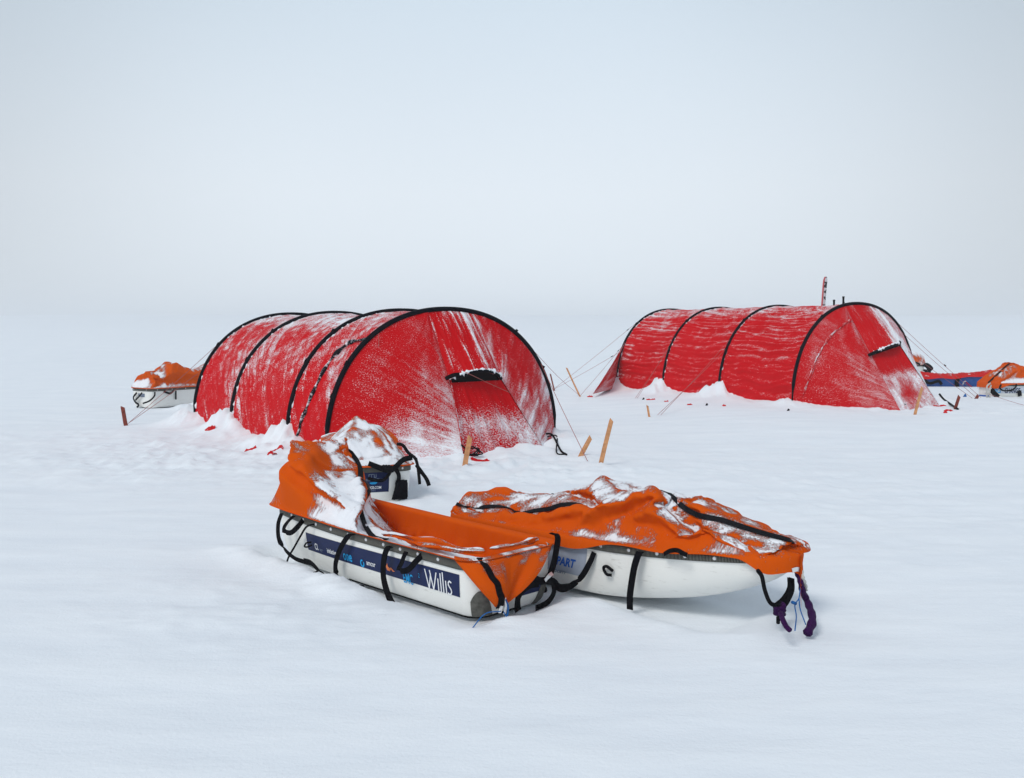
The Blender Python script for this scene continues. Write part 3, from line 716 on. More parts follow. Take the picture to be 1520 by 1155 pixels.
    def ground_flap(s, px, py, w, d, rot=0.0, mat=None, lift=.03, name='snow_flap'):
        g = gnd(px, py, s.z); z = GZ(g); nu, nv = 9, 5; w *= .85; d *= .8; lift *= .7
        a, b = np.meshgrid(np.linspace(-.5, .5, nu), np.linspace(-.5, .5, nv), indexing='ij')
        X = a * w * (1 - .5 * np.abs(b)) ; Y = b * d; c, si = math.cos(rot), math.sin(rot)
        P = np.stack([g.x + X * c - Y * si, g.y + X * si + Y * c, 0 * X], -1)
        P[..., 2] = gz(P[..., 0], P[..., 1]) + lift * (b + .25) + .02 * (fbm(a * 4 + px, b * 4, int(px), 2) - .5) * 1.5
        grid(name, s.L(P), mat or M['redflap'], s.root, uv=np.stack([a * w, b * d], -1), attrs={'frost': .2 + .5 * (fbm(a * 5, b * 5 + py, 3, 2) - .5)})
M['redflap'] = frosted('red_skirt_fabric', (0.55, 0.006, 0.01), (0.6, 0.01, 0.014), .5, fine=(60, 60))

def tie_cord(t, p, seed, n=3, r=.007, size=.07, name='tie_out_cord'):
    """slack black cord bunched round a peg"""
    rng = np.random.default_rng(seed); pts = []
    for k in range(n * 7):
        an = k * .9 + rng.random() * .3; rr = size * (.6 + .5 * rng.random()); pts.append((p[0] + rr * math.cos(an), p[1] + .5 * rr * math.sin(an), p[2] + size * .5 * (1 + math.sin(an * 1.3)) * rng.random() + .01))
    tube(name, [tuple(t.L(q)) for q in pts], r, M['black'], t.root, n=4, seg=6)

t1 = Tent(T1F, T1B, T1U, T1X, T1W, T1H, T1Z, 'nearer red tunnel tent on the left, its black vent hood facing the front sleds')
t1.panels(1, 100); t1.sleeves()
sp_ = lambda t, v, s: fbm(t * 6, v * 6, s, 4, .6) - .5
t1.vestibule((636, 468), (700, 476), (668, 566), (744, 562), .36, (690, 684), (812, 668), 140,
    lambda t, v, f: .19 + .17 * ss(.35, .9, t) * ss(1.0, .45, v) + .20 * ss(.5, .1, v) * ss(.2, .7, t) + .42 * sp_(t, v, 3) + .06 * (.5 - f),
    lambda t, v, f: .18 + .22 * ss(.2, .9, v) + .5 * (.5 - f) + .28 * sp_(t, v, 9),
    lambda t, v, f: .22 + .14 * ss(.5, 1, t) + .16 * ss(.3, .8, v) + .25 * (.5 - f) + .3 * sp_(t, v, 5),
    lambda t, v, f: .06 + .27 * ss(.22, .6, t) + .14 * np.exp(-((t - .45 - v * .2) / .2) ** 2) + .35 * sp_(t, v, 7) + .05 * ss(.75, 1, v), hood=.085)
t2 = Tent(T2F, T2B, T2U, T2X, T2W, T2H, T2Z, 'farther red tunnel tent on the right with a ski standing behind its ridge')
t2.panels(2, 200); t2.sleeves()
t2.vestibule((1256, 462), (1300, 462), (1293, 527), (1336, 512), .50, (1338, 609), (1398, 604), 240,
    lambda t, v, f: .20 + .10 * ss(.5, .9, t) + .38 * sp_(t, v, 13) + .05 * (.5 - f),
    lambda t, v, f: .16 + .38 * ss(.35, .9, v) + .25 * (.5 - f) + .3 * sp_(t, v, 19) - .1 * ss(.3, .6, t) * ss(.6, .3, v),
    lambda t, v, f: .40 + .2 * ss(.3, .8, t) + .3 * sp_(t, v, 15),
    lambda t, v, f: .05 + .42 * ss(.2, .45, t) - .35 * np.exp(-((t - .72) / .16) ** 2 - ((v - .5) / .2) ** 2) + .45 * sp_(t, v, 17), hood=.06)
# side skirt pegged out at the far end of the right tent
n = 40; q = np.linspace(0, 1, n); ph = q * math.pi * .32
Aa = t2.P(np.full(n, T2X[-1] + .01), ph); peg = np.array(gnd(880, 585, .08)); cb = np.array([*(T2F + T2B * (T2X[-1] + .9) + T2U * .5), T2Z])
Bb = peg + (cb - peg) * (ss(.38, 1, q)[:, None])
t2.loft('vestibule_rear', Aa, Bb, 40, M['red_front'], .02, .02, 77, lambda t, v, f: .3 + .3 * (f - .5), [-.6, -.3, 0])
# zipped door flap beside the left tent's second pole, and the arched zip on the right tent's porch
def zip_on(t, P, pts, w, mat, name, lift=.012, twist=0, uvw=True):
    q = [Vector(t.L(find(P, *p)[0])) + Vector((t.n[0] * lift, t.n[1] * lift - .006, lift)) for p in pts]
    q = catmull(q, 12); n_ = len(q); nv = 9
    Pg = np.zeros((n_, nv, 3))
    for i, c in enumerate(q):
        tn = (q[min(i + 1, n_ - 1)] - q[max(i - 1, 0)]).normalized(); s_ = tn.cross(Vector((t.n[0], t.n[1], .2))).normalized(); w_ = s_.cross(tn).normalized()
        rr = w * (1 + twist * .35 * math.sin(i * .55))
        for k in range(nv):
            an = 2 * math.pi * k / (nv - 1) + twist * .3 * math.sin(i * .4); Pg[i, k] = c + s_ * rr * math.cos(an) + w_ * rr * .6 * math.sin(an)
    i_, k_ = np.meshgrid(np.arange(n_) * .02, np.arange(nv) * .01, indexing='ij')
    return grid(name, Pg, mat, t.root, uv=np.stack([i_, k_], -1), attrs={'frost': .40 + .5 * (fbm(i_ * 20, k_ * 30, 5, 2) - .5)})
zip_on(t1, t1.sheets[0], [(438, 662), (447, 628), (461, 592), (478, 556), (498, 526), (520, 510), (541, 505)], .017, M['sleevesnow'], 'door_zip', twist=1)
zip_on(t1, t1.sheets[0], [(541, 505), (546, 512)], .022, M['sleevesnow'], 'zip_flap', twist=0)
zip_on(t2, t2.sl, [(1190, 590), (1202, 560), (1212, 530), (1228, 505), (1246, 486), (1262, 476)], .014, M['redflap'], 'door_zip', twist=1)
zip_on(t1, t1.sl, [(668, 566), (674, 590), (680, 620), (686, 655)], .006, M['redflap'], 'porch_seam')
# stiffener bars at the vents
for t, a, b in ((t1, (662, 562), (682, 556)), (t2, (1290, 527), (1336, 508))):
    pl = tuple(t.vl + np.array([t.n[0], t.n[1], 0]) * .04); A_ = hit(*a, pl, (t.n[0], t.n[1], 0)); B_ = hit(*b, pl, (t.n[0], t.n[1], 0))
    tube('vent_strap', [tuple(t.L(A_)), tuple(t.L(A_.lerp(B_, .5) + Vector((0, 0, .01)))), tuple(t.L(B_))], .019 if t is t1 else .022, M['black'], t.root, n=4, seg=8)
# wind-packed snow lodged along the brims and the pole sleeves
def crust(t, pts, r, seed, gap=.45):
    rf = lambda q: max(.05, 1.7 * (float(fbm(np.array([q * 38.0 + seed]), np.array([seed * 1.7]), seed, 3, .6)[0]) - gap) / (1 - gap) * 1.6)
    tube('snow_crust', [tuple(t.L(p)) for p in pts], r, M['snow'], t.root, n=3, seg=7, rfun=rf)
for t, w_ in ((t1, .6), (t2, .5)):
    n3 = Vector((t.n[0], t.n[1], 0)); n_ = 16
    crust(t, [Vector(t.vl).lerp(Vector(t.vr), i / n_) + (n3 * .10 + Vector((0, 0, (.085 if t is t1 else .06)))) * math.sin(math.pi * i / n_) ** .8 + Vector((0, 0, .014)) for i in range(n_ + 1)], .016, 3, .38)
    for k, a in enumerate(t.X):
        for side in (0, 1):
            ph = np.linspace(.12, 1.35, 30) if side == 0 else np.linspace(.3, 1.5, 30)
            q_ = t.P(np.full(30, a + (-.024 if side == 0 else .026)), ph, .998)
            if k > 0 or side == 1: crust(t, [Vector(p) for p in q_], .012, 11 + 7 * k + side, .50)
# guy points and lines
for t, arch, phs in ((t1, 0, (.62, .37, 2.2, 2.6)), (t1, 1, (.62, .95)), (t1, 2, (.6, .95)), (t1, 3, (.75,)), (t2, 0, (.55, 1.0)), (t2, 1, (.5, .95)), (t2, 2, (.5, .95)), (t2, 3, (.45, .9))):
    for ph in phs: t.block(t.P(t.X[arch], ph, 1.018))
def AP(t, arch, ph): return Vector(t.P(t.X[arch], ph, 1.02))
def gp(px, py, z=0.0):
    g = gnd(px, py, z); return Vector((g.x, g.y, GZ(g) + .01))
s_left = gp(190, 631); s_mid = gp(861, 586, .05); s_far = gp(820, 576, .05)
t1.guy(AP(t1, 3, .75), s_left); t1.guy(AP(t1, 3, .45), s_left)
t1.guy(AP(t1, 0, 2.55), gp(872, 690)); t1.guy(AP(t1, 0, 2.2), s_mid); 
t2.guy(AP(t2, 3, .95), s_far, .12); t2.guy(AP(t2, 3, .5), s_mid, .1); t2.guy(AP(t2, 3, .42), s_far, .12)
t2.guy(AP(t2, 1, .5), gp(976, 612, .08)); t2.guy(AP(t2, 1, .62), gp(981, 612, .08)); t2.guy(AP(t2, 2, .5), gp(943, 590, .08)); t2.guy(AP(t2, 2, .6), gp(946, 590, .08))
t2.guy(AP(t2, 0, 2.25), gp(1456, 591, .08), .56); t2.guy(t2.vr, gp(1443, 592, .08)); t2.guy(AP(t2, 0, 1.75), gp(1449, 591, .08))
t2.guy(gp(1462, 589, .08) + Vector((0, 0, .05)), gp(1580, 622, .08) + Vector((0, 0, .04)))
pz = hit(757, 583, tuple(t1.vl + np.array([t1.n[0], t1.n[1], 0]) * .1), (t1.n[0], t1.n[1], 0)); t1.guy(hit(690, 552, tuple(t1.vl + np.array([t1.n[0], t1.n[1], 0]) * .1), (t1.n[0], t1.n[1], 0)), pz)
# hanging door pull on the left tent
a_ = Vector(t1.P(0, .95, 1.0)) + Vector((t1.n[0], t1.n[1], 0)) * .06
tube('pull_cord', [tuple(t1.L(a_)), tuple(t1.L(a_ - Vector((0, 0, .25)))), tuple(t1.L(a_ - Vector((.01, 0, .62))))], .003, M['guy'], t1.root, n=4, seg=5)
t1.block(a_ - Vector((0, 0, .16)), .018, name='cord_toggle')
b_ = Vector(t2.P(0, .75, 1.0)) + Vector((t2.n[0], t2.n[1], 0)) * .05
tube('pull_cord', [tuple(t2.L(b_)), tuple(t2.L(b_ - Vector((0, 0, .5)))), tuple(t2.L(b_ - Vector((.03, 0, .95))))], .0035, M['guy'], t2.root, n=4, seg=5)
for px, py, w, d, r_ in ((312, 648, .13, .07, .1), (372, 672, .14, .03, -.1), (411, 677, .14, .10, .5), (404, 683, .10, .05, .3), (665, 679, .5, .05, .15), (712, 685, .20, .05, .1)):
    t1.ground_flap(px, py, w, d, r_)
for px, py, w, d, r_ in ((966, 593, .16, .06, 0), (989, 596, .08, .06, .2), (1024, 600, .1, .03, .3), (1075, 602, .06, .03, 0), (876, 584, .12, .10, .2),
                         (1272, 606, .3, .03, .05), (1395, 605, .22, .09, .15), (1408, 610, .14, .05, -.2), (1403, 614, .06, .05, 0)):
    t2.ground_flap(px, py, w, d, r_)
tie_cord(t2, gp(1336, 607, .08), 5, size=.085, r=.009); tie_cord(t1, gp(700, 682), 6, size=.09, r=.006); tie_cord(t1, gp(650, 676), 8, n=2, size=.05, r=.005)
g1 = gp(812, 664); tube('tie_out_cord', [tuple(t1.L(p)) for p in (g1 + Vector((-.02, 0, .06)), g1 + Vector((.05, -.03, .05)), gp(832, 673), gp(841, 677))], .009, M['black'], t1.root, n=5)
tube('tie_out_cord', [tuple(t1.L(p)) for p in (g1 + Vector((-.01, 0, .03)), g1 + Vector((.09, -.02, .04)), gp(826, 675), gp(838, 677))], .006, M['black'], t1.root, n=5)
g2 = gp(1394, 600, .08); tube('tie_out_cord', [tuple(t2.L(p)) for p in (g2 + Vector((0, 0, .12)), g2 + Vector((.06, 0, .05)), gp(1412, 604, .08) + Vector((0, 0, .02)), gp(1422, 608, .08))], .014, M['black'], t2.root, n=5)
for px, py in ((1170, 609), (1049, 601), (955, 592)): t2.block(gp(px, py, .08), .022, name='peg_head')

# ------------------------------------------------------------------ wooden stakes, skis
def stake(top, base, z, w, mat, label, th=.012):
    b = gnd(*base, z); bz = GZ(b); d = ray(*top); o = Vector((0, 0, CAM_H)); t_ = o + d * (b.y / d.y)
    b = Vector((b.x, b.y, bz)); ax = t_ - b; Ln = ax.length; ax.normalize(); dn = b - ax * .12
    sx_ = ax.cross(Vector((0, 1, 0))).normalized(); sy_ = sx_.cross(ax).normalized()
    v, f = [], []
    for k, (tt, ws, off) in enumerate(((0, .55, 0), (.12 / (Ln + .12), 1.0, 0), (.5, .98, .002), (.97, .94, .001), (1, .86, 0))):
        c = sx_ * off + ax * tt * (Ln + .12)
        for a, bb in ((-1, -1), (1, -1), (1, 1), (-1, 1)):
            v.append(c + sx_ * a * w / 2 * ws + sy_ * bb * th / 2 + (ax * (.012 * a) if k == 4 else Vector()))
    for k in range(4):
        for i in range(4): f.append((k * 4 + i, k * 4 + (i + 1) % 4, k * 4 + 4 + (i + 1) % 4, k * 4 + 4 + i))
    f += [(3, 2, 1, 0), (16, 17, 18, 19)]
    o_ = mesh('wooden_stake', v, f, mat, None, smooth=False); o_.location = dn
    bv = o_.modifiers.new('edge', 'BEVEL'); bv.width = .0015; bv.segments = 1
    tag(o_, label, 'stake', 'wooden stakes pegging the guy lines')
stake((182, 604), (187, 633), 0, .045, M['darkwood'], 'dark red-brown stake in the snow left of the left tent')
stake((698, 648), (690, 692), 0, .042, M['wood'], 'short tan stake leaning in front of the left tent porch')
stake((877, 649), (862, 679), 0, .040, M['wood'], 'shorter tan stake leaning at the red line right of the left tent')
stake((908, 623), (892, 694), 0, .036, M['wood'], 'tallest tan stake standing in open snow between the two tents')
stake((841, 546), (861, 586), .05, .026, M['wood'], 'thin stake leaning left behind the left tent, the longer of the two there')
stake((817, 555), (823, 576), .05, .026, M['darkwood'], 'short reddish stake just behind the right edge of the left tent')
stake((961, 602), (964, 613), .08, .026, M['wood'], 'small stub of a stake before the side of the right tent')
stake((1369, 575), (1358, 616), .08, .034, M['wood'], 'pale slanting stake in front of the right tent porch')
stake((1424, 588), (1418, 607), .08, .040, M['darkwood'], 'red-brown stake holding the black cord right of the right tent')
stake((1452, 587), (1449, 592), .08, .045, M['darkwood'], 'tiny red stake end beside the far right sled')
stake((1434, 586), (1432, 589), .08, .045, M['bluecord'], 'blue peg head barely out of the snow before the blue sled')

def ski():
    root = empty('ski', (0, 0, 0)); y = 15.2
    b = ray(1217, 470); b = Vector((0, 0, CAM_H)) + b * (y / b.y); tp = ray(1223, 411); tp = Vector((0, 0, CAM_H)) + tp * (y / tp.y)
    gzv = GZ((b.x, y)); root.location = (b.x, y, gzv)
    tag(root, 'pink-edged ski standing upright behind the right tent', 'ski')
    H = tp.z - gzv; nu = 40; prof, edge = [], []
    for i in range(nu):
        z = -.1 + (H + .1) * i / (nu - 1); t = z / H
        w = .042 - .006 * t; 
        if t > .86: w += .006 * (t - .86) / .1
        if t > .95: w *= math.sqrt(max(.03, 1 - ((t - .95) / .05) ** 2))
        bow = .03 * max(0, (t - .8) / .2) ** 2
        prof.append((z, w, bow, .08 * t))
    a, c = [], []
    for z, w, bow, lean in prof:
        a.append([(lean - w * .5, -bow, z), (lean + w * .55, -bow - .008, z), (lean + w * .55, -bow + .002, z), (lean - w * .5, -bow + .010, z)])
        c.append([(lean - w * .5 - .022, -bow - .002, z), (lean - w * .5 - .001, -bow - .004, z), (lean - w * .5 - .001, -bow + .011, z), (lean - w * .5 - .022, -bow + .011, z)])
    grid('ski_base', np.array(a), M['skiprint'], root, loop_v=True, smooth=False); grid('ski_edge', np.array(c), M['pink'], root, loop_v=True, smooth=False)
def skiprint():
    m, t, b = new_mat('ski_print'); c = t.nodes.new('ShaderNodeTexCoord'); n = t.nodes.new('ShaderNodeTexNoise'); n.inputs['Scale'].default_value = 16; n.inputs['Detail'].default_value = 3
    t.links.new(c.outputs['Object'], n.inputs['Vector']); r = t.nodes.new('ShaderNodeValToRGB'); r.color_ramp.interpolation = 'CONSTANT'
    r.color_ramp.elements[0].color = (.02, .02, .025, 1); r.color_ramp.elements[1].position = .47; r.color_ramp.elements[1].color = (.62, .64, .68, 1)
    t.links.new(n.outputs[0], r.inputs[0]); t.links.new(r.outputs[0], b.inputs['Base Color']); return m
M['skiprint'] = skiprint(); M['pink'] = plain('pink_edge', (.65, .14, .15), .5)
ski()
def pole(pxt, pyt, pxb, label, strap):
    y = 15.0; o = Vector((0, 0, CAM_H)); d = ray(pxt, pyt); tp = o + d * (y / d.y); d = ray(pxb, 470); b = o + d * (y / d.y); g = GZ((b.x, y))
    root = empty('ski_pole', (b.x, y, g)); tag(root, label, 'ski pole', 'ski poles behind the right tent')
    top = Vector((tp.x - b.x, 0, tp.z - g))
    at_ = lambda t: tuple(Vector((0, 0, -.1)).lerp(top, t))
    tube('shaft', [at_(0), at_(.86)], .008, M['black'], root, n=1); tube('grip', [at_(.85), at_(.9), at_(.97), at_(1)], .019, M['black'], root, n=3, rfun=lambda t: .85 + .25 * abs(2 * t - 1) ** 2)
    tube('basket', [at_(.1), tuple(Vector(at_(.1)) + Vector((0, 0, .012)))], .045, M['black'], root, n=1, seg=12)
    if strap: ribbon('wrist_strap', [at_(.97), tuple(Vector(at_(.9)) + Vector((.045, 0, 0))), tuple(Vector(at_(.85)) + Vector((.055, .01, -.02))), tuple(Vector(at_(.84)) + Vector((.02, 0, 0)))], .016, (0, 1, .2), M['black'], root)
pole(1238, 445, 1239.5, 'shorter black ski pole grip beside the pink-edged ski', False)
pole(1252, 440, 1251, 'taller black ski pole grip with a strap above the front pole arch', True)
# ------------------------------------------------------------------ sleds
def fold(x, v, x0, v0, x1, v1, amp, w):
    """ridge or furrow of cloth along a line in (metres along, -1..1 across)"""
    dx, dv = x1 - x0, (v1 - v0) * .24; px_, pv_ = x - x0, (v - v0) * .24
    t = np.clip((px_ * dx + pv_ * dv) / (dx * dx + dv * dv), 0, 1); d = np.hypot(px_ - dx * t, pv_ - dv * t)
    return amp * np.exp(-(d / w) ** 1.15)
# ---- A: front left sled
hA = Hull(L=1.50, W=.235, H=.235, taper=.18, prow_in=.16, rise=.03)
A = Sled('pulk_sled', (.017, 3.69), (-.705, .709), -.018, hA, 'front sled with the long navy sponsor sticker, its orange cover humped at the far end')
A.shell(M['hull'], screws=((.06, 1.30, 1, 11), (-.17, .17, 0, 2)))
def HA(x, v):
    side = 1 - np.abs(v) ** 5
    xb = 1.0 - .31 * v; wd = .10 + .42 * ((1 + v) / 2) ** 1.3                # the load sits across the far end; the cloth falls from it on a slant
    t = np.clip((x - xb) / wd, 0, 1); hump = .300 * (t ** .75) * (1 - ss(1.44, 1.50, x) ** 1.5) * (1 - np.abs(v) ** 9)
    tr = -(.035 + .080 * ss(.45, -.8, v)) * (1 - ss(-.34, -.10, x - xb - .12)) * side * ss(0, .14, x)
    f = fold(x, v, 1.34, -.85, 1.02, .02, .085, .040) + fold(x, v, 1.02, .02, .76, .93, .080, .038) + fold(x, v, 1.28, -.1, 1.02, .55, -.035, .06) + fold(x, v, 1.36, .5, 1.36, -.8, .030, .04) \
        + fold(x, v, 1.33, .93, 1.30, .2, .04, .05) + fold(x, v, .96, .22, .60, .50, .045, .03) + fold(x, v, .90, .50, .60, .80, -.025, .03) + fold(x, v, 1.22, .3, 1.10, .95, .03, .03) \
        + fold(x, v, .62, .80, .15, .74, .045, .045) + fold(x, v, .62, -.1, .35, .35, .045, .045) + fold(x, v, .35, .8, .12, .2, .035, .03) + fold(x, v, .75, -.5, .45, -.2, .03, .03)
    return hump + tr + f * side
def postA(P, X, v):
    zr = np.clip((P[..., 2] - .255) / .27, 0, 1); o_ = .075 * np.sin(math.pi * np.clip(zr * .95 + .02, 0, 1)) ** .8 * ss(1.0, 1.35, X)
    P[..., 1] += o_ * np.clip(v * 1.3, -.3, 1); P[..., 0] += .35 * o_ * ss(-.8, .2, v); return P
A.cover(HA, .09, 176, 80, 11, M['orange'], floor_d=.035, wind=(-.55, -.85), thr=.50, bulge=.02, steps=190, post=postA, edge=lambda x, v: np.full(x.shape, .001), nscale=5,
        snow_fn=lambda x, v, z: -.7 * ss(-.45, -.75, v) * ss(1.30, 1.15, x) + .38 * ss(-.35, .25, v) * ss(1.0, .8, x) - .35 * ss(.55, .85, v) * ss(1.0, 1.25, x) + .05 * (x > .85))
A.zipline('cover_zip', [(x / 1.5, (v + 1) / 2) for x, v in ((1.35, -.86), (1.28, -.66), (1.20, -.46), (1.12, -.25), (1.06, -.08))], .030)
A.zipline('cover_zip', [(x / 1.5, (v + 1) / 2) for x, v in ((1.06, -.08), (1.0, .08), (.95, .2), (.90, .32), (.84, .42), (.77, .50), (.69, .58), (.60, .64))], .022, M['zipfrost'])
# slack cloth bunched along the near rim and over the stern edge
def bunch(S, pts, r0, seed, squash=.6):
    q = catmull(pts, 14); n_ = len(q); nv = 22; P = np.zeros((n_, nv, 3)); U = np.zeros((n_, nv, 2)); acc = 0
    for i, c in enumerate(q):
        tn = (q[min(i + 1, n_ - 1)] - q[max(i - 1, 0)]).normalized(); s_ = tn.cross(Vector((0, 0, 1))).normalized(); w_ = s_.cross(tn).normalized()
        e = min(1, 4 * i / n_, 4 * (n_ - 1 - i) / n_) ** .5; acc += (q[i] - q[i - 1]).length if i else 0
        for k in range(nv):
            an = 2 * math.pi * k / (nv - 1) + i * .035; f = 1 + .45 * math.sin(3 * an + i * .08) * math.sin(i * .13 + seed) + .3 * math.sin(5 * an - i * .11)
            rr = r0 * e * f * (1 + .4 * math.sin(i * .17 + seed)); P[i, k] = c + s_ * rr * math.cos(an) + w_ * rr * squash * math.sin(an); U[i, k] = (acc, k * .006)
    nn = normals(P); up = np.abs(nn[..., 2]) * (P[..., 2] > P[..., 2].mean(axis=1, keepdims=True)); att = .12 + .62 * up ** 2 + 1.6 * (fbm(U[..., 0] * 14, U[..., 1] * 14, seed, 3) - .5)
    o = grid('cover_fold', P, M['orange'], S.root, uv=U, attrs={'frost': att}); md = o.modifiers.new('smooth', 'SUBSURF'); md.levels = md.render_levels = 1
bunch(A, [(.62, .19, .245), (.50, .205, .262), (.36, .20, .258), (.22, .21, .268), (.10, .19, .262), (.03, .14, .262)], .026, 2)
bunch(A, [(.55, .12, .215), (.42, .09, .212), (.28, .13, .225), (.14, .08, .235)], .028, 5)
bunch(A, [(.05, .10, .262), (.02, .0, .264), (.03, -.10, .262), (.05, -.18, .258)], .015, 8)
# corner flap hanging over the stern
def flapA():
    h = hA; a0, a1 = h.a_of(.10, 1), -.17; n, m_ = 36, 30; P = np.zeros((n, m_, 3)); tip = A.epx(742, 902, -.075); 
    for i in range(n):
        q = i / (n - 1); a = a0 + (a1 - a0) * q; top = h.pt(a, h.H - .002, .012) + Vector((0, 0, .006))
        inn = top + (Vector((.3, 0, top.z)) - top).normalized() * .03 + Vector((0, 0, .004))
        tp = tip + Vector((0, (.5 - q) * .055, .02 * abs(q - .5)))
        for j in range(m_):
            t = j / (m_ - 1)
            if j == 0: p = inn
            else:
                p = top.lerp(tp, (t - .03) / .97)
                p += Vector((-1, 0, 0)) * .040 * math.sin(math.pi * t) ** .7 * (1 + .5 * math.sin(q * 7)) + Vector((0, .02, 0)) * math.sin(math.pi * t) * (1 if q < .3 else 0)
                p += Vector((-.5, .5, 0)) * (.010 * math.sin(q * 22 + 2 * t) * math.sin(math.pi * min(1, t * 1.1)))
            P[i, j] = p
    qs, ts = np.meshgrid(np.linspace(0, .6, n), np.linspace(0, .35, m_), indexing='ij')
    att = .10 + .42 * np.exp(-(ts / .022) ** 2) + 1.5 * (fbm(qs * 14, ts * 14, 5, 3) - .5) * (1 - ss(.08, .2, ts))
    o = grid('cover_flap', P, M['orange'], A.root, uv=np.stack([qs, ts], -1), attrs={'frost': att})
    sd_ = o.modifiers.new('thick', 'SOLIDIFY'); sd_.thickness = .003; sb = o.modifiers.new('smooth', 'SUBSURF'); sb.levels = sb.render_levels = 1
    i0 = 11; zp = [Vector(P[int(i0 + (1 - j / (m_ - 1)) * -3), j]) + Vector((-.009, .004, .002)) for j in range(0, m_, 3)] + [Vector(P[i0, -1]) + Vector((-.008, .002, 0))]
    ribbon('flap_zip', zp, .026, (.15, .95, .1), M['black'], o, n=5, th=.005)
    # metal zip pullers with cord tails
    e = tip + Vector((-.012, 0, 0))
    ribbon('zip_puller', [e + Vector((-.004, .01, .055)), e + Vector((-.012, .014, .02)), e + Vector((-.008, .02, -.012))], .013, (0, 1, .2), M['steel'], o, n=3, th=.004)
    ribbon('zip_puller', [e + Vector((-.006, -.004, .05)), e + Vector((-.012, -.008, .015)), e + Vector((-.008, -.006, -.022))], .011, (0, 1, 0), M['steel'], o, n=3, th=.004)
    g = A.Mi @ gnd(700, 934, .0); g2 = A.Mi @ gnd(744, 925, .0); g3 = A.Mi @ gnd(733, 938, .0)
    tube('pull_cord', [e + Vector((-.012, .018, -.005)), (e + g) / 2 + Vector((0, .01, .02)), g], .0022, M['bluecord'], o, n=6, seg=5)
    tube('pull_cord', [e + Vector((-.012, .004, -.01)), e + Vector((-.02, -.02, -.06)), g2, g3], .0022, M['bluecord'], o, n=6, seg=5)
    tube('pull_cord', [e + Vector((-.01, -.008, .035)), e + Vector((-.014, -.018, 0)), e + Vector((-.01, -.012, -.05))], .004, M['bluecord'], o, n=5, seg=5)
flapA()
# side sticker with its prints
def sticker(S, x0, x1, side, zf0, zf1, mat, name='sticker', off=.0016, n=40):
    P = np.zeros((n, 8, 3)); UV = np.zeros((n, 8, 2))
    for i in range(n):
        x = x0 + (x1 - x0) * i / (n - 1); a = S.h.a_of(x, side) if side else x
        for j in range(8):
            z = zf0(i / (n - 1)) + (zf1(i / (n - 1)) - zf0(i / (n - 1))) * j / 7
            P[i, j] = S.h.pt(a, z, off)
    return grid(name, P, mat, S.root, uv=UV)
stA = sticker(A, .075, 1.17, 1, lambda t: .088 + .006 * t, lambda t: .178 - .004 * t, M['navy'], n=60)
def A_at(px, py): q = A.spx(px, py, 1); return q.x, q.z
def dec(S, flat, px, py, side, mat, slope=0.0, off=.0032, parent=None, name='lettering'):
    q = S.spx(px, py, side); return S.h.decal(name, parent or S.root, flat[0], flat[1], S.h.a_of(q.x, side), q.z, off, mat, slope)
W_ = .0062
will = strokes_flat([[(0, .075), (.022, 0), (.036, .062)], [(.030, .075), (.050, 0), (.070, .072)], [(.082, 0), (.080, .050)], [(.098, 0), (.094, .074)], [(.113, 0), (.108, .080)], [(.130, 0), (.127, .050)],
                     [(.160, .050), (.150, .054), (.143, .048), (.143, .038), (.150, .030), (.158, .022), (.161, .012), (.156, .003), (.148, .000), (.139, .004)]], W_)
dec(A, will, 631, 872, 1, M['white'], 0, parent=stA)
dec(A, text_flat('EMC', .060, .56, bold=.0006), 597, 864, 1, M['cyan'], parent=stA); dec(A, text_flat('2', .026, .8), 620.5, 857, 1, M['cyan'], parent=stA)
fire = ([(0, .012), (.012, .026), (.016, .020), (.022, .030), (.024, .018), (.034, .012), (.048, .016), (.062, .006), (.072, .004), (.058, .000), (.046, .008), (.034, -.002), (.018, .000), (.014, .010)],
        [(0, 1, 2, 13), (2, 3, 4, 13), (4, 5, 12, 13), (5, 6, 11, 12), (6, 7, 10, 11), (7, 8, 9, 10)])
dec(A, fire, 570, 845, 1, M['salmon'], parent=stA); dec(A, text_flat('Aviva', .013), 563, 846, 1, M['greycord'], parent=stA) if False else None
dec(A, text_flat('amcor', .031, .8, bold=.0004), 543, 838, 1, M['white'], parent=stA)
ring = ([], [])
for k in range(14):
    an = k * 2 * math.pi / 13 * .9 + 1.2; ring[0].append((.012 + .015 * math.cos(an), .014 + .017 * math.sin(an))); ring[0].append((.012 + .008 * math.cos(an), .014 + .010 * math.sin(an)))
    if k: q = 2 * k; ring[1].append((q - 2, q - 1, q + 1, q))
dec(A, ring, 534, 840, 1, M['cyan'], parent=stA)
dec(A, text_flat('one', .062, .72, bold=.001), 508, 830, 1, M['cyan'], parent=stA); dec(A, strokes_flat([[(0, 0), (.006, 0)], [(.012, -.001), (.018, -.001)], [(.022, 0), (.03, 0)]], .003), 515, 836, 1, M['white'], parent=stA)
dec(A, text_flat('initiative', .031, .75, bold=.0004), 483, 820, 1, M['white'], parent=stA)
dec(A, text_flat('CI.', .040, .7, bold=.0006), 463.5, 815, 1, M['white'], parent=stA); dec(A, strokes_flat([[(0, 0), (.03, 0)], [(0, -.006), (.02, -.006)]], .002), 471, 815, 1, M['grey'], parent=stA)
dec(A, text_flat('CE', .030, .85, bold=.001), 446, 806, 1, M['white'], parent=stA)
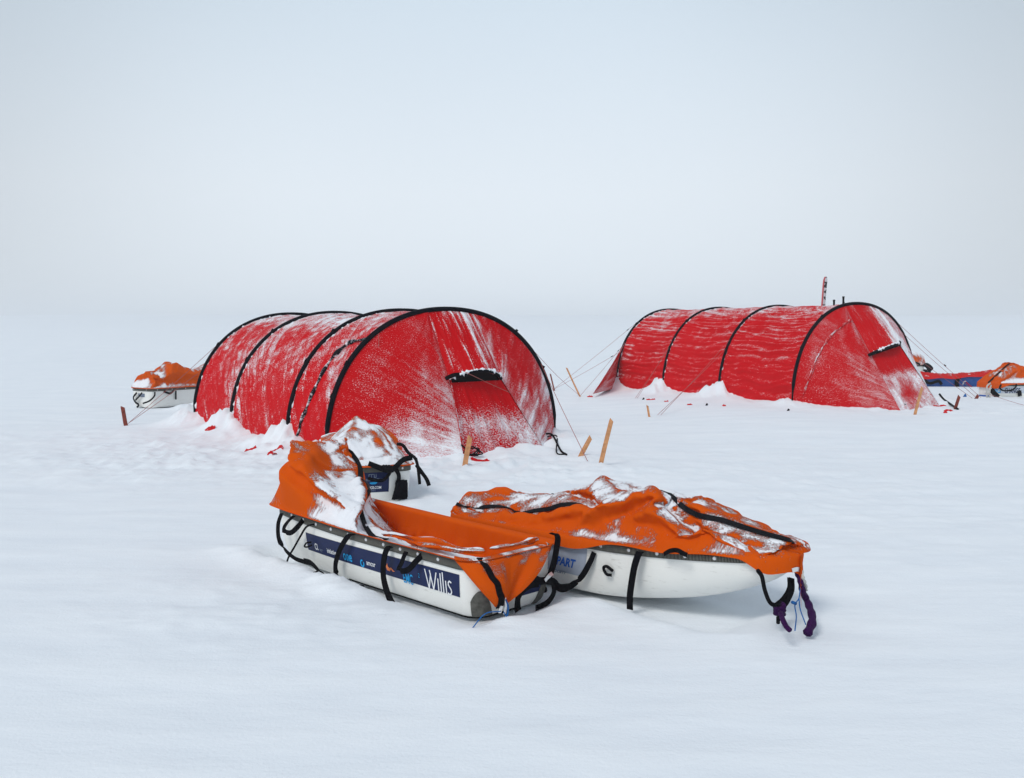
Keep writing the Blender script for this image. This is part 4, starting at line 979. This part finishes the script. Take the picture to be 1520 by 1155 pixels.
# stern: grey badge, navy sticker, corner wear patches
stern = sticker(A, .12, -.17, 0, lambda t: .055, lambda t: .105, M['navy'], n=30)
A.h.decal('lettering', stern, *text_flat('RESILIENCE.COM', .026, .9, shear=.15), .10, .075, .003, M['white'])
sticker(A, .02, -.10, 0, lambda t: .13, lambda t: .19, M['grey'], n=16)
for sgn in (1, -1):
    a_c = A.h.a_of(.02, sgn); P = np.zeros((16, 14, 3))
    for i in range(16):
        t = i / 15; aa = (a_c + (.018 if sgn > 0 else -.018)) + (-.11 if sgn > 0 else .11) * t
        for j in range(14):
            z = .003 + (.115 * math.sin(math.pi * min(1, .15 + t * .95)) ** .6) * j / 13; P[i, j] = A.h.pt(aa, z, .0022)
    grid('wear_patch', P, M['patch'], A.root)
A.h.band('keel_strip', A.root, A.h.a_of(.9, 1), -.02, .0, .010, .003, M['black'])
def strapx(S, pts, side, w=.022, wd=(1, 0, 0), name='strap', mat=None, n=6):
    return ribbon(name, [S.spx(px, py, side, o) for px, py, o in pts], w, wd, mat or M['black'], S.root, n=n)
strapx(A, [(527, 793, .0), (517, 796, .03), (505, 815, .035), (498, 838, .03), (501, 855, .03), (514, 866, .03), (526, 870, .03), (541, 873, .03)], 1, .024, [(1, .2, 0)] * 4 + [(.3, .2, 1)] * 4)
strapx(A, [(582, 811, .0), (575, 814, .03), (570, 830, .04), (569, 855, .04), (575, 880, .05), (583, 897, .06), (590, 904, .07)], 1, .026, (1, .3, .1))
strapx(A, [(604, 817, .0), (600, 825, .02), (596, 836, .03), (592, 844, .04), (597, 848, .05), (607, 845, .045), (617, 834, .03), (628, 823, .0)], 1, .024, [(1, 0, 0)] * 4 + [(.4, 0, 1)] * 4)
strapx(A, [(467, 778, .0), (455, 782, .03), (446, 796, .035), (437, 812, .04), (428, 828, .05), (425, 842, .05), (428, 852, .05)], 1, .010, (1, .1, .3))
strapx(A, [(436, 766, .0), (426, 776, .04), (421, 787, .05), (431, 791, .055), (441, 783, .04), (450, 772, .0)], 1, .024, [(1, 0, 0)] * 3 + [(.2, 0, 1)] * 3)
strapx(A, [(418, 762, .01), (413, 778, .04), (414, 800, .06), (424, 817, .06), (438, 829, .05), (452, 834, .05)], 1, .022, [(1, .3, 0)] * 3 + [(.2, .2, 1)] * 3)
strapx(A, [(452, 833, .05), (462, 836, .06), (472, 846, .06), (480, 856, .06), (500, 861, .05)], 1, .030, (0, .3, 1))
strapx(A, [(467, 853, .09), (476, 851, .08), (484, 858, .08), (478, 862, .09)], 1, .026, (.2, .3, 1), name='buckle')
tube('strap_loop', [A.spx(462, 805, 1, .006), A.spx(455, 806, 1, .02), A.spx(452, 811, 1, .022), A.spx(456, 812, 1, .02), A.spx(463, 809, 1, .006)], .004, M['black'], A.root)
# stern harness: loops, knot and the webbing over the right corner
def estrap(S, pts, w=.024, wd=(0, 1, 0), name='harness_strap', mat=None, n=6): return ribbon(name, [S.epx(px, py, -o) for px, py, o in pts], w, wd, mat or M['black'], S.root, n=n)
estrap(A, [(818, 793, -.02), (824, 792, .0), (828, 799, .015), (826, 815, .02), (822, 836, .025), (815, 858, .03)], .028, [(.3, 1, .3)] * 6)
tube('harness_loop', [A.epx(796, 825, -.01), A.epx(799, 828, .02), A.epx(800, 842, .03), A.epx(798, 858, .03), A.epx(803, 868, .03)], .008, M['black'], A.root)
estrap(A, [(800, 866, .03), (788, 868, .035), (775, 877, .04), (769, 888, .04), (768, 900, .03), (769, 907, .01)], .030, [(0, .3, 1)] * 3 + [(0, 1, 0)] * 3)
estrap(A, [(770, 852, .01), (785, 855, .03), (800, 862, .035), (812, 862, .035), (822, 864, .03), (830, 872, .03), (846, 871, .03)], .030, (0, .2, 1))
estrap(A, [(774, 862, .01), (784, 866, .02), (800, 860, .035)], .03, (0, .2, 1))
estrap(A, [(822, 866, .03), (822, 880, .03), (814, 893, .03), (803, 900, .03), (795, 903, .03)], .026, [(0, 1, .3)] * 5)
for dx_ in (0, 6, 2):
    tube('harness_knot', [A.epx(797 + dx_, 858 + dx_, .03), A.epx(806, 866 + dx_, .055), A.epx(802 + dx_, 876, .05), A.epx(796, 868 + dx_, .04)], .012, M['black'], A.root)
estrap(A, [(809, 862, .05), (814, 856, .05), (820, 851, .045)], .016, (0, 1, 0), name='buckle', mat=M['steel'])
# ---- B: right front sled, prow to the right
hB = Hull(L=1.67, W=.24, H=.235, taper=.62, prow_in=.50, rise=.035, stern_in=.04, keel=.13)
B = Sled('pulk_sled', (-.136, 4.665), (.72, -.69), -.015, hB, 'right front sled, plain white side, purple rope hanging from its raised prow')
B.shell(M['hull'], screws=((.93, 1.56, -1, 6),))
def HB(x, v):
    x0 = x
    base = np.interp(x, [0, .06, .18, .50, .65, .74, .97, 1.17, 1.43, 1.61, 1.67], [0.02, .095, .09, .115, .185, .225, .20, .185, .10, .045, .02])
    env = (1 - np.abs(v) ** 3.4)
    x = x - .05; f = fold(x, v, .30, -.80, .95, -.78, .042, .036) + fold(x, v, .06, -.78, .34, -.60, -.045, .028) + fold(x, v, .34, -.60, .74, -.56, -.075, .032) + fold(x, v, .12, -.2, .55, -.05, .025, .04) \
        + fold(x, v, .02, -.5, .16, -.1, .03, .04) + fold(x, v, .55, -.1, .80, -.58, -.05, .025) + fold(x, v, .70, .1, .98, -.62, .03, .025) + fold(x, v, .80, -.2, 1.0, .2, -.03, .05) \
        + fold(x, v, .98, -.28, 1.14, -.86, .060, .045) + fold(x, v, 1.14, -.86, 1.24, -.55, -.06, .04) + fold(x, v, 1.08, -.15, 1.60, -.05, .030, .035) + fold(x, v, 1.10, -.38, 1.52, -.42, -.05, .035) \
        + fold(x, v, 1.02, -.5, .80, -.85, .045, .03) + fold(x, v, 1.28, -.70, 1.55, -.6, .04, .03)
    return (base * (1 + .08 * v) + f) * env
B.cover(HB, .10, 180, 76, 23, M['orange'], floor_d=.03, wind=(-.35, -.55), thr=.67, steps=190, bulge=.015, nscale=5.5,
        edge=lambda x, v: np.where(v < 0, .004 + .045 * ss(1.0, .75, x) + .01 * np.sin(x * 9) ** 2 + .055 * ss(1.50, 1.62, x) + .06 * (x > 1.665) * (1 - np.abs(v)), .02 + .06 * (x > 1.665) * (1 - np.abs(v))),
        snow_fn=lambda x, v, z: -.25 * ss(-.55, -.85, v) + .10 * ss(-.4, .3, v))
B.zipline('cover_zip', [(.05, .15), (.09, .18), (.13, .21), (.17, .235), (.21, .25), (.25, .265), (.29, .275), (.33, .28), (.37, .275), (.41, .26), (.44, .24)], .020, M['zipfrost'], lift=.008)
B.zipline('edge_cord', [(.17, .86), (.21, .88), (.25, .89), (.29, .88), (.33, .86)], .012, lift=.02)
B.zipline('cover_zip', [(.62, .42), (.66, .39), (.71, .385), (.76, .39), (.81, .395), (.86, .405), (.91, .42), (.95, .44), (.975, .45)], .022, M['zipfrost'])
qB = B.spx(829, 838, -1)
padB = sticker(B, B.spx(826, 850, -1).x - .12, B.spx(872, 850, -1).x, -1, lambda t: .075, lambda t: .20, M['greypad'], n=24)
dec(B, text_flat('PART', .052, .85, bold=.002), 829, 838, -1, M['midblue'], parent=padB); dec(B, text_flat('SOCIETY', .018, 1.1, bold=.0006), 827, 850, -1, M['grey'], parent=padB)
strapx(B, [(951, 819, .0), (948, 822, .02), (942, 840, .025), (938, 862, .03), (935, 885, .03), (935, 905, .03)], -1, .030, (1, 0, 0))
strapx(B, [(882, 820, .005), (875, 836, .02), (864, 855, .02), (850, 868, .03), (836, 875, .05), (826, 872, .06)], -1, .026, [(1, 0, 0)] * 3 + [(.3, 0, 1)] * 3)
tube('strap_loop', [B.spx(908, 854, -1, .002), B.spx(900, 852, -1, .012), B.spx(896, 843, -1, .015), B.spx(901, 841, -1, .012), B.spx(910, 848, -1, .002)], .0065, M['black'], B.root)
strapx(B, [(985, 823, .002), (994, 818, .015), (1005, 817, .02), (1015, 822, .01), (1020, 824, .0)], -1, .018, (0, .3, 1))
# prow print, harness loops, purple rope
dec(B, text_flat('ICEBOX', .020, 1.0) if False else text_flat('ICEAGE', .018, 1.0), 1141, 852, -1, M['grey'])
dec(B, ([(0, 0), (.014, .014), (.03, .018), (.03, .008), (.016, -.006), (.004, -.010)], [(0, 1, 4, 5), (1, 2, 3, 4)]), 1135, 861, -1, M['cyan'])
dec(B, ([(0, 0), (.03, .016), (.05, .034), (.052, .028), (.03, .006)], [(0, 1, 4), (1, 2, 3, 4)]), 1150, 860, -1, M['cyan'])
def bp(px, py, x): return B.epx(px, py, x)
xP = hB.L - .12
tube('harness_loop', [B.spx(1125, 847, -1, -.055), B.spx(1131, 856, -1, -.03), B.spx(1135, 875, -1, -.02), B.spx(1142, 893, -1, -.02), B.spx(1150, 898, -1, -.04), B.spx(1158, 893, -1, -.06)], .008, M['black'], B.root)
ribbon('harness_loop', [bp(1172, 858, hB.L - .03), bp(1172, 872, hB.L), bp(1165, 886, hB.L), bp(1155, 897, hB.L)], .018, (.4, .8, 0), M['black'], B.root)
ribbon('harness_loop', [bp(1175, 858, hB.L - .01), bp(1175, 876, hB.L + .01), bp(1168, 892, hB.L + .01), bp(1160, 902, hB.L + .01)], .022, (.4, .8, 0), M['black'], B.root)
tw = lambda t: 1 + .16 * math.sin(t * 60)
kc = bp(1157, 906, hB.L + .01)
for k in range(4):
    an = k * .9; c_ = kc + Vector((0, .002 * math.sin(an), .014 - .009 * k)); ring_ = []
    for q in range(9):
        th = q * 2 * math.pi / 8; ring_.append(c_ + Vector((.016 * math.cos(th), .017 * math.sin(th), .007 * math.sin(th + an))))
    tube('rope_knot', ring_, .0078, M['purple'], B.root, n=3, rfun=lambda t: 1 + .12 * math.sin(t * 70))
tube('purple_rope', [bp(1159, 910, hB.L + .05), bp(1162, 920, hB.L + .09), bp(1167, 930, hB.L + .12), bp(1173, 936, hB.L + .14)], .009, M['purple'], B.root, rfun=tw)
tube('rope_end', [bp(1155, 916, hB.L + .01), bp(1155, 925, hB.L + .02)], .007, M['black'], B.root)
tube('purple_rope', [bp(1183, 850, hB.L), bp(1188, 862, hB.L + .02), bp(1191, 876, hB.L + .02), bp(1197, 890, hB.L + .02), bp(1203, 905, hB.L + .06), bp(1206, 922, hB.L + .11), bp(1199, 939, hB.L + .13)], .013, M['purple'], B.root, n=8, rfun=lambda t: (.75 + .5 * t) * (1 + .12 * math.sin(t * 45)))
tube('pull_cord', [bp(1188, 872, hB.L + .02), bp(1186, 888, hB.L + .03), bp(1180, 898, hB.L + .03), bp(1182, 915, hB.L + .07), bp(1180, 936, hB.L + .13)], .0022, M['bluecord'], B.root)
tube('pull_cord', [bp(1186, 888, hB.L + .03), bp(1188, 905, hB.L + .05), bp(1196, 927, hB.L + .10)], .0022, M['bluecord'], B.root)
tube('cord_knot', [bp(1176, 894, hB.L + .03), bp(1181, 896, hB.L + .03)], .006, M['bluecord'], B.root, n=1)
ribbon('zip_puller', [bp(1176, 847, hB.L + .01), bp(1184, 845, hB.L + .02), bp(1191, 848, hB.L + .01)], .016, (0, .3, 1), M['steel'], B.root)
tube('pale_cord', [bp(1190, 846, hB.L + .02), bp(1192, 858, hB.L + .03), bp(1195, 866, hB.L + .03), bp(1197, 876, hB.L + .02)], .006, M['greycord'], B.root, rfun=lambda t: 1 + .3 * math.sin(t * 25))
# ---- C: sled behind the front one
hC = Hull(L=1.42, W=.245, H=.24, taper=.3, prow_in=.2, rise=.03)
cc = gnd(556, 746, 0)
Cc = Sled('pulk_sled', (cc.x, cc.y), (-.30, .954), -.01, hC, 'sled half hidden behind the front one, its stern with a navy sticker facing the camera')
Cc.shell(M['hull'], screws=((-.18, .18, 0, 2),))
def HC(x, v):
    b = np.interp(x, [0, .12, .3, .45, .6, .8, 1.1, 1.42], [.01, .08, .20, .23, .20, .09, .10, .02])
    return (b + fold(x, v, .1, -.3, .5, .2, .03, .05) + fold(x, v, .1, .6, .5, .1, .04, .04)) * (1 - np.abs(v) ** 3)
Cc.cover(HC, .06, 120, 60, 31, M['orange'], wind=(-.2, -.9), thr=.56, bulge=.01, steps=110)
stC = sticker(Cc, .12, -.095, 0, lambda t: .075, lambda t: .205, M['navy'], n=24)
Cc.h.decal('lettering', stC, *text_flat('RESILIENCE.COM', .024, .8, bold=.0006), .10, .098, .0035, M['white'])
Cc.h.decal('lettering', stC, *text_flat('#RESILIENCE', .012, 1.0), .06, .083, .0035, M['grey'])
Cc.h.decal('lettering', stC, *text_flat('RESILIENCE', .022, .8), .055, .150, .0035, M['grey'])
Cc.h.decal('emblem', stC, [(0, .006), (.012, .0), (.036, .0), (.048, .008), (.048, .016), (.02, .014), (0, .012)], [(0, 1, 2, 3, 4, 5, 6)], .03, .128, .0035, M['cyan'])
Cc.h.decal('emblem', stC, *strokes_flat([[(0, 0), (0, .02), (.012, .02)], [(.016, 0), (.016, .02), (.03, .02)], [(.034, .02), (.034, 0), (.046, 0), (.046, .02)]], .003), .035, .172, .0035, M['grey'])
z_ = lambda px, py, o: Cc.epx(px, py, -o)
ribbon('harness_strap', [z_(547, 688, .02), z_(560, 693, .04), z_(575, 698, .05), z_(586, 694, .045), z_(598, 683, .02), z_(612, 679, -.02)], .035, (0, .2, 1), M['black'], Cc.root)
ribbon('harness_strap', [z_(586, 694, .03), z_(592, 706, .03), z_(590, 720, .03), z_(586, 735, .03), z_(584, 742, .02)], .026, (0, 1, 0), M['black'], Cc.root)
tube('harness_loop', [z_(547, 710, .02), z_(556, 713, .04), z_(568, 713, .045), z_(576, 706, .04), z_(581, 697, .03)], .011, M['black'], Cc.root)
for k in range(3): tube('harness_knot', [z_(568 + 4 * k, 692, .04), z_(575 + 3 * k, 699, .07), z_(582 + k, 693, .06)], .014, M['black'], Cc.root)
bm = bmesh.new(); bmesh.ops.create_cube(bm, size=1); bmesh.ops.scale(bm, vec=(.035, .075, .125), verts=bm.verts); bmesh.ops.bevel(bm, geom=bm.edges, offset=.016, segments=3)
me = bpy.data.meshes.new('black_pouch'); bm.to_mesh(me); bm.free(); o = link('black_pouch', me, M['black'], Cc.root); o.location = z_(596, 727, .018)
ribbon('harness_strap', [z_(617, 680, -.02), z_(620, 692, .0), z_(622, 708, .01), z_(623, 719, .01)], .020, (0, 1, 0), M['black'], Cc.root)
ribbon('harness_strap', [z_(618, 690, -.02), z_(625, 700, .0), z_(633, 711, .0), z_(637, 721, .0)], .026, (.2, .8, .4), M['black'], Cc.root)
tube('cover_cord', [z_(590, 659, -.15), z_(598, 661, -.12), z_(606, 672, -.08), z_(614, 678, -.02), z_(618, 683, 0)], .011, M['black'], Cc.root)
# ---- D: far left sled
hD = Hull(L=1.6, W=.25, H=.27, taper=.3, prow_in=.3, rise=.03)
dd = gnd(218, 607, 0)
D = Sled('pulk_sled', (dd.x - .12, dd.y + .1), (.60, .80), .01, hD, 'loaded sled beyond the back of the left tent, partly hidden by it')
D.shell(M['hull'], screws=((.1, 1.2, -1, 6), (-.15, .15, 0, 2)))
def HD(x, v):
    b = np.interp(x, [0, .1, .25, .42, .55, .8, 1.0, 1.2, 1.45, 1.6], [.04, .20, .21, .32, .31, .25, .27, .38, .28, .05])
    return (b + fold(x, v, .1, -.2, .5, .2, .05, .05) + fold(x, v, .3, -.9, .55, -.2, .05, .05)) * (1 - np.abs(v) ** 3.6)
D.cover(HD, .06, 110, 50, 41, M['orange'], wind=(-.5, -.6), thr=.60, bulge=.02, steps=90)
D.h.band('crest_sticker', D.root, D.h.a_of(.98, -1), D.h.a_of(.90, -1), .15, .215, .003, M['midblue'])
D.h.band('crest_sticker', D.root, D.h.a_of(.965, -1), D.h.a_of(.945, -1), .145, .225, .005, M['cyan'])
D.h.band('crest_sticker', D.root, D.h.a_of(1.0, -1), D.h.a_of(.88, -1), .075, .10, .003, M['midblue'])
dz = lambda px, py, o=.03: D.epx(px, py, -o)
sD = lambda px, py, o=.02: D.spx(px, py, -1, o)
ribbon('harness_strap', [sD(230, 582), sD(229, 588), sD(222, 595), sD(212, 599)] , .022, (.5, 0, 1), M['black'], D.root)
ribbon('harness_strap', [dz(203, 583), dz(198, 590), dz(201, 597), dz(206, 601), dz(203, 605)], .03, (0, 1, .2), M['black'], D.root)
ribbon('harness_strap', [dz(211, 583), dz(206, 589), dz(201, 594)], .025, (0, 1, .2), M['black'], D.root)
ribbon('strap', [sD(261, 580), sD(261, 587), sD(261, 593)], .025, (1, 0, 0), M['black'], D.root)
ribbon('strap', [sD(243, 581), sD(248, 583, .04), sD(253, 584, .03), sD(258, 580, .0)], .03, (.2, 0, 1), M['black'], D.root)
sticker(D, .06, -.10, 0, lambda t: .15, lambda t: .20, M['grey'], n=12)
# ---- E: behind the right tent
hE = Hull(L=1.5, W=.31, H=.25, taper=.3, prow_in=.25)
ee = gnd(1358, 556, .08)
E = Sled('pulk_sled', (ee.x, ee.y), (-.35, .93), .05, hE, 'farthest sled, just showing over the right tent porch under a snowy orange cover')
E.shell(M['hull'])
E.cover(lambda x, v: np.interp(x, [0, .08, .3, .8, 1.5], [.12, .26, .36, .42, .1]) * (1 - np.abs(v) ** 4), .06, 70, 40, 51, M['orange'], wind=(-.2, -.9), thr=.16, bulge=.03, steps=70, subdiv=0)
ez = lambda px, py, o=.04: E.epx(px, py, -o)
for k in range(5): tube('harness_loop', [ez(1370 + k, 543), ez(1376 + k, 540 + 3 * k, .06), ez(1384 - k, 547 + k, .1), ez(1376, 552, .06), ez(1371 + k, 549)], .022, M['black'], E.root)
ribbon('harness_strap', [ez(1349, 540), ez(1358, 538), ez(1366, 541)], .04, (0, 0, 1), M['black'], E.root)
# ---- F: blue sled
hF = Hull(L=1.72, W=.25, H=.21, taper=.5, prow_in=.30, rise=.09)
ff_ = gnd(1362, 574, .08)
F = Sled('pulk_sled', (ff_.x - .1, ff_.y + .1), (.99, -.08), .05, hF, 'blue sled under a flat red cover, the only blue one')
F.shell(M['bluehull'], rim=False)
F.cover(lambda x, v: (np.interp(x, [0, .15, .5, 1.0, 1.4, 1.72], [.14, .10, .05, .05, .07, .03])) * (1 - np.abs(v) ** 3), .07, 90, 36, 61, M['redcov'], wind=(-.4, -.8), thr=.95, steps=70, subdiv=0,
        edge=lambda x, v: .004 + .022 * ss(1.2, .6, x) + .02 * np.sin(x * 7) ** 2)
sF = lambda px, py, o=.02: F.spx(px, py, -1, o)
ribbon('strap', [sF(1371, 563), sF(1380, 569), sF(1393, 566), sF(1398, 571)], .05, (.2, 0, 1), M['black'], F.root)
ribbon('strap', [sF(1424, 560), sF(1420, 568), sF(1422, 577)], .07, (1, 0, 0), M['black'], F.root)
ribbon('strap', [sF(1432, 565, .04), sF(1438, 571, .05), sF(1446, 577, .05)], .018, (1, 0, .3), M['darkred'], F.root)
tube('steel_hook', [sF(1429, 571, .05), sF(1431, 567, .06), sF(1434, 566, .05)], .008, M['greycord'], F.root)
# ---- G: far right sled
hG = Hull(L=1.5, W=.25, H=.25, taper=.3, prow_in=.25)
gg = gnd(1474, 592, .05)
G = Sled('pulk_sled', (gg.x, gg.y + .2), (.985, .17), .03, hG, 'white sled with large block lettering cut by the right edge of the picture')
G.shell(M['hull'])
def HG(x, v):
    return np.interp(x, [0, .06, .2, .42, .6, 1.0, 1.5], [.02, .10, .20, .32, .26, .2, .05]) * (1 - np.abs(v) ** 4)
G.cover(HG, .07, 90, 50, 71, M['orange'], wind=(-.3, -.9), thr=.74, steps=90, bulge=.02, edge=lambda x, v: .02 + .06 * ss(.25, 0, x))
G.zipline('cover_zip', [(.02, .35), (.08, .38), (.14, .42), (.2, .46), (.27, .5)], .035)
sG = lambda px, py, o=.02: G.spx(px, py, -1, o)
bG = sticker(G, .02, .72, -1, lambda t: .105, lambda t: .205, M['palepad'], n=20)
dec(G, text_flat('BIG', .105, .62, bold=.003), 1475, 583.5, -1, M['cyan'], parent=bG); dec(G, text_flat('CHANGE', .105, .62, bold=.003), 1491, 583.5, -1, M['navy'], parent=bG)
tube('harness_loop', [sG(1486, 571), sG(1484, 576, .05), sG(1490, 580, .05), sG(1502, 579, .05), sG(1508, 574, .03), sG(1508, 570)], .012, M['black'], G.root)
ribbon('harness_strap', [sG(1471, 578), sG(1476, 584), sG(1482, 590)], .08, (1, 0, 0), M['black'], G.root); ribbon('harness_strap', [sG(1513, 580), sG(1514, 588)], .07, (1, 0, 0), M['black'], G.root)
tube('tow_cord', [sG(1470, 569), sG(1465, 574, .1), sG(1465, 590, .1)], .012, M['greycord'], G.root); tube('tow_cord', [sG(1471, 572), sG(1469, 580, .1), sG(1469, 592, .1)], .012, M['greycord'], G.root)
tube('tow_cord', [gG for gG in (G.Mi @ gp(1454, 589, .06), G.Mi @ gp(1464, 590, .06), G.Mi @ gp(1474, 590, .06))], .012, M['midblue'], G.root)
# ------------------------------------------------------------------ haze
def haze_box():
    x0, x1, y0, y1, z0, z1 = -920, 925, -615, 1235, -2.5, 19.0
    v = [(x, y, z) for x in (x0, x1) for y in (y0, y1) for z in (z0, z1)]
    f = [(0, 1, 3, 2), (4, 6, 7, 5), (0, 4, 5, 1), (2, 3, 7, 6), (0, 2, 6, 4), (1, 5, 7, 3)]
    m = bpy.data.materials.new('haze'); m.use_nodes = True; t = m.node_tree; t.nodes.clear()
    o = t.nodes.new('ShaderNodeOutputMaterial'); p = t.nodes.new('ShaderNodeVolumePrincipled')
    p.inputs['Anisotropy'].default_value = 0.35; p.inputs['Color'].default_value = (0.985, 0.99, 1, 1); p.inputs['Density'].default_value = HAZE
    t.links.new(p.outputs[0], o.inputs['Volume'])
    tag(mesh('haze', v, f, m, None, smooth=False), 'pale whiteout haze over the snowfield', kind='stuff')
HAZE = 0.0018
haze_box()
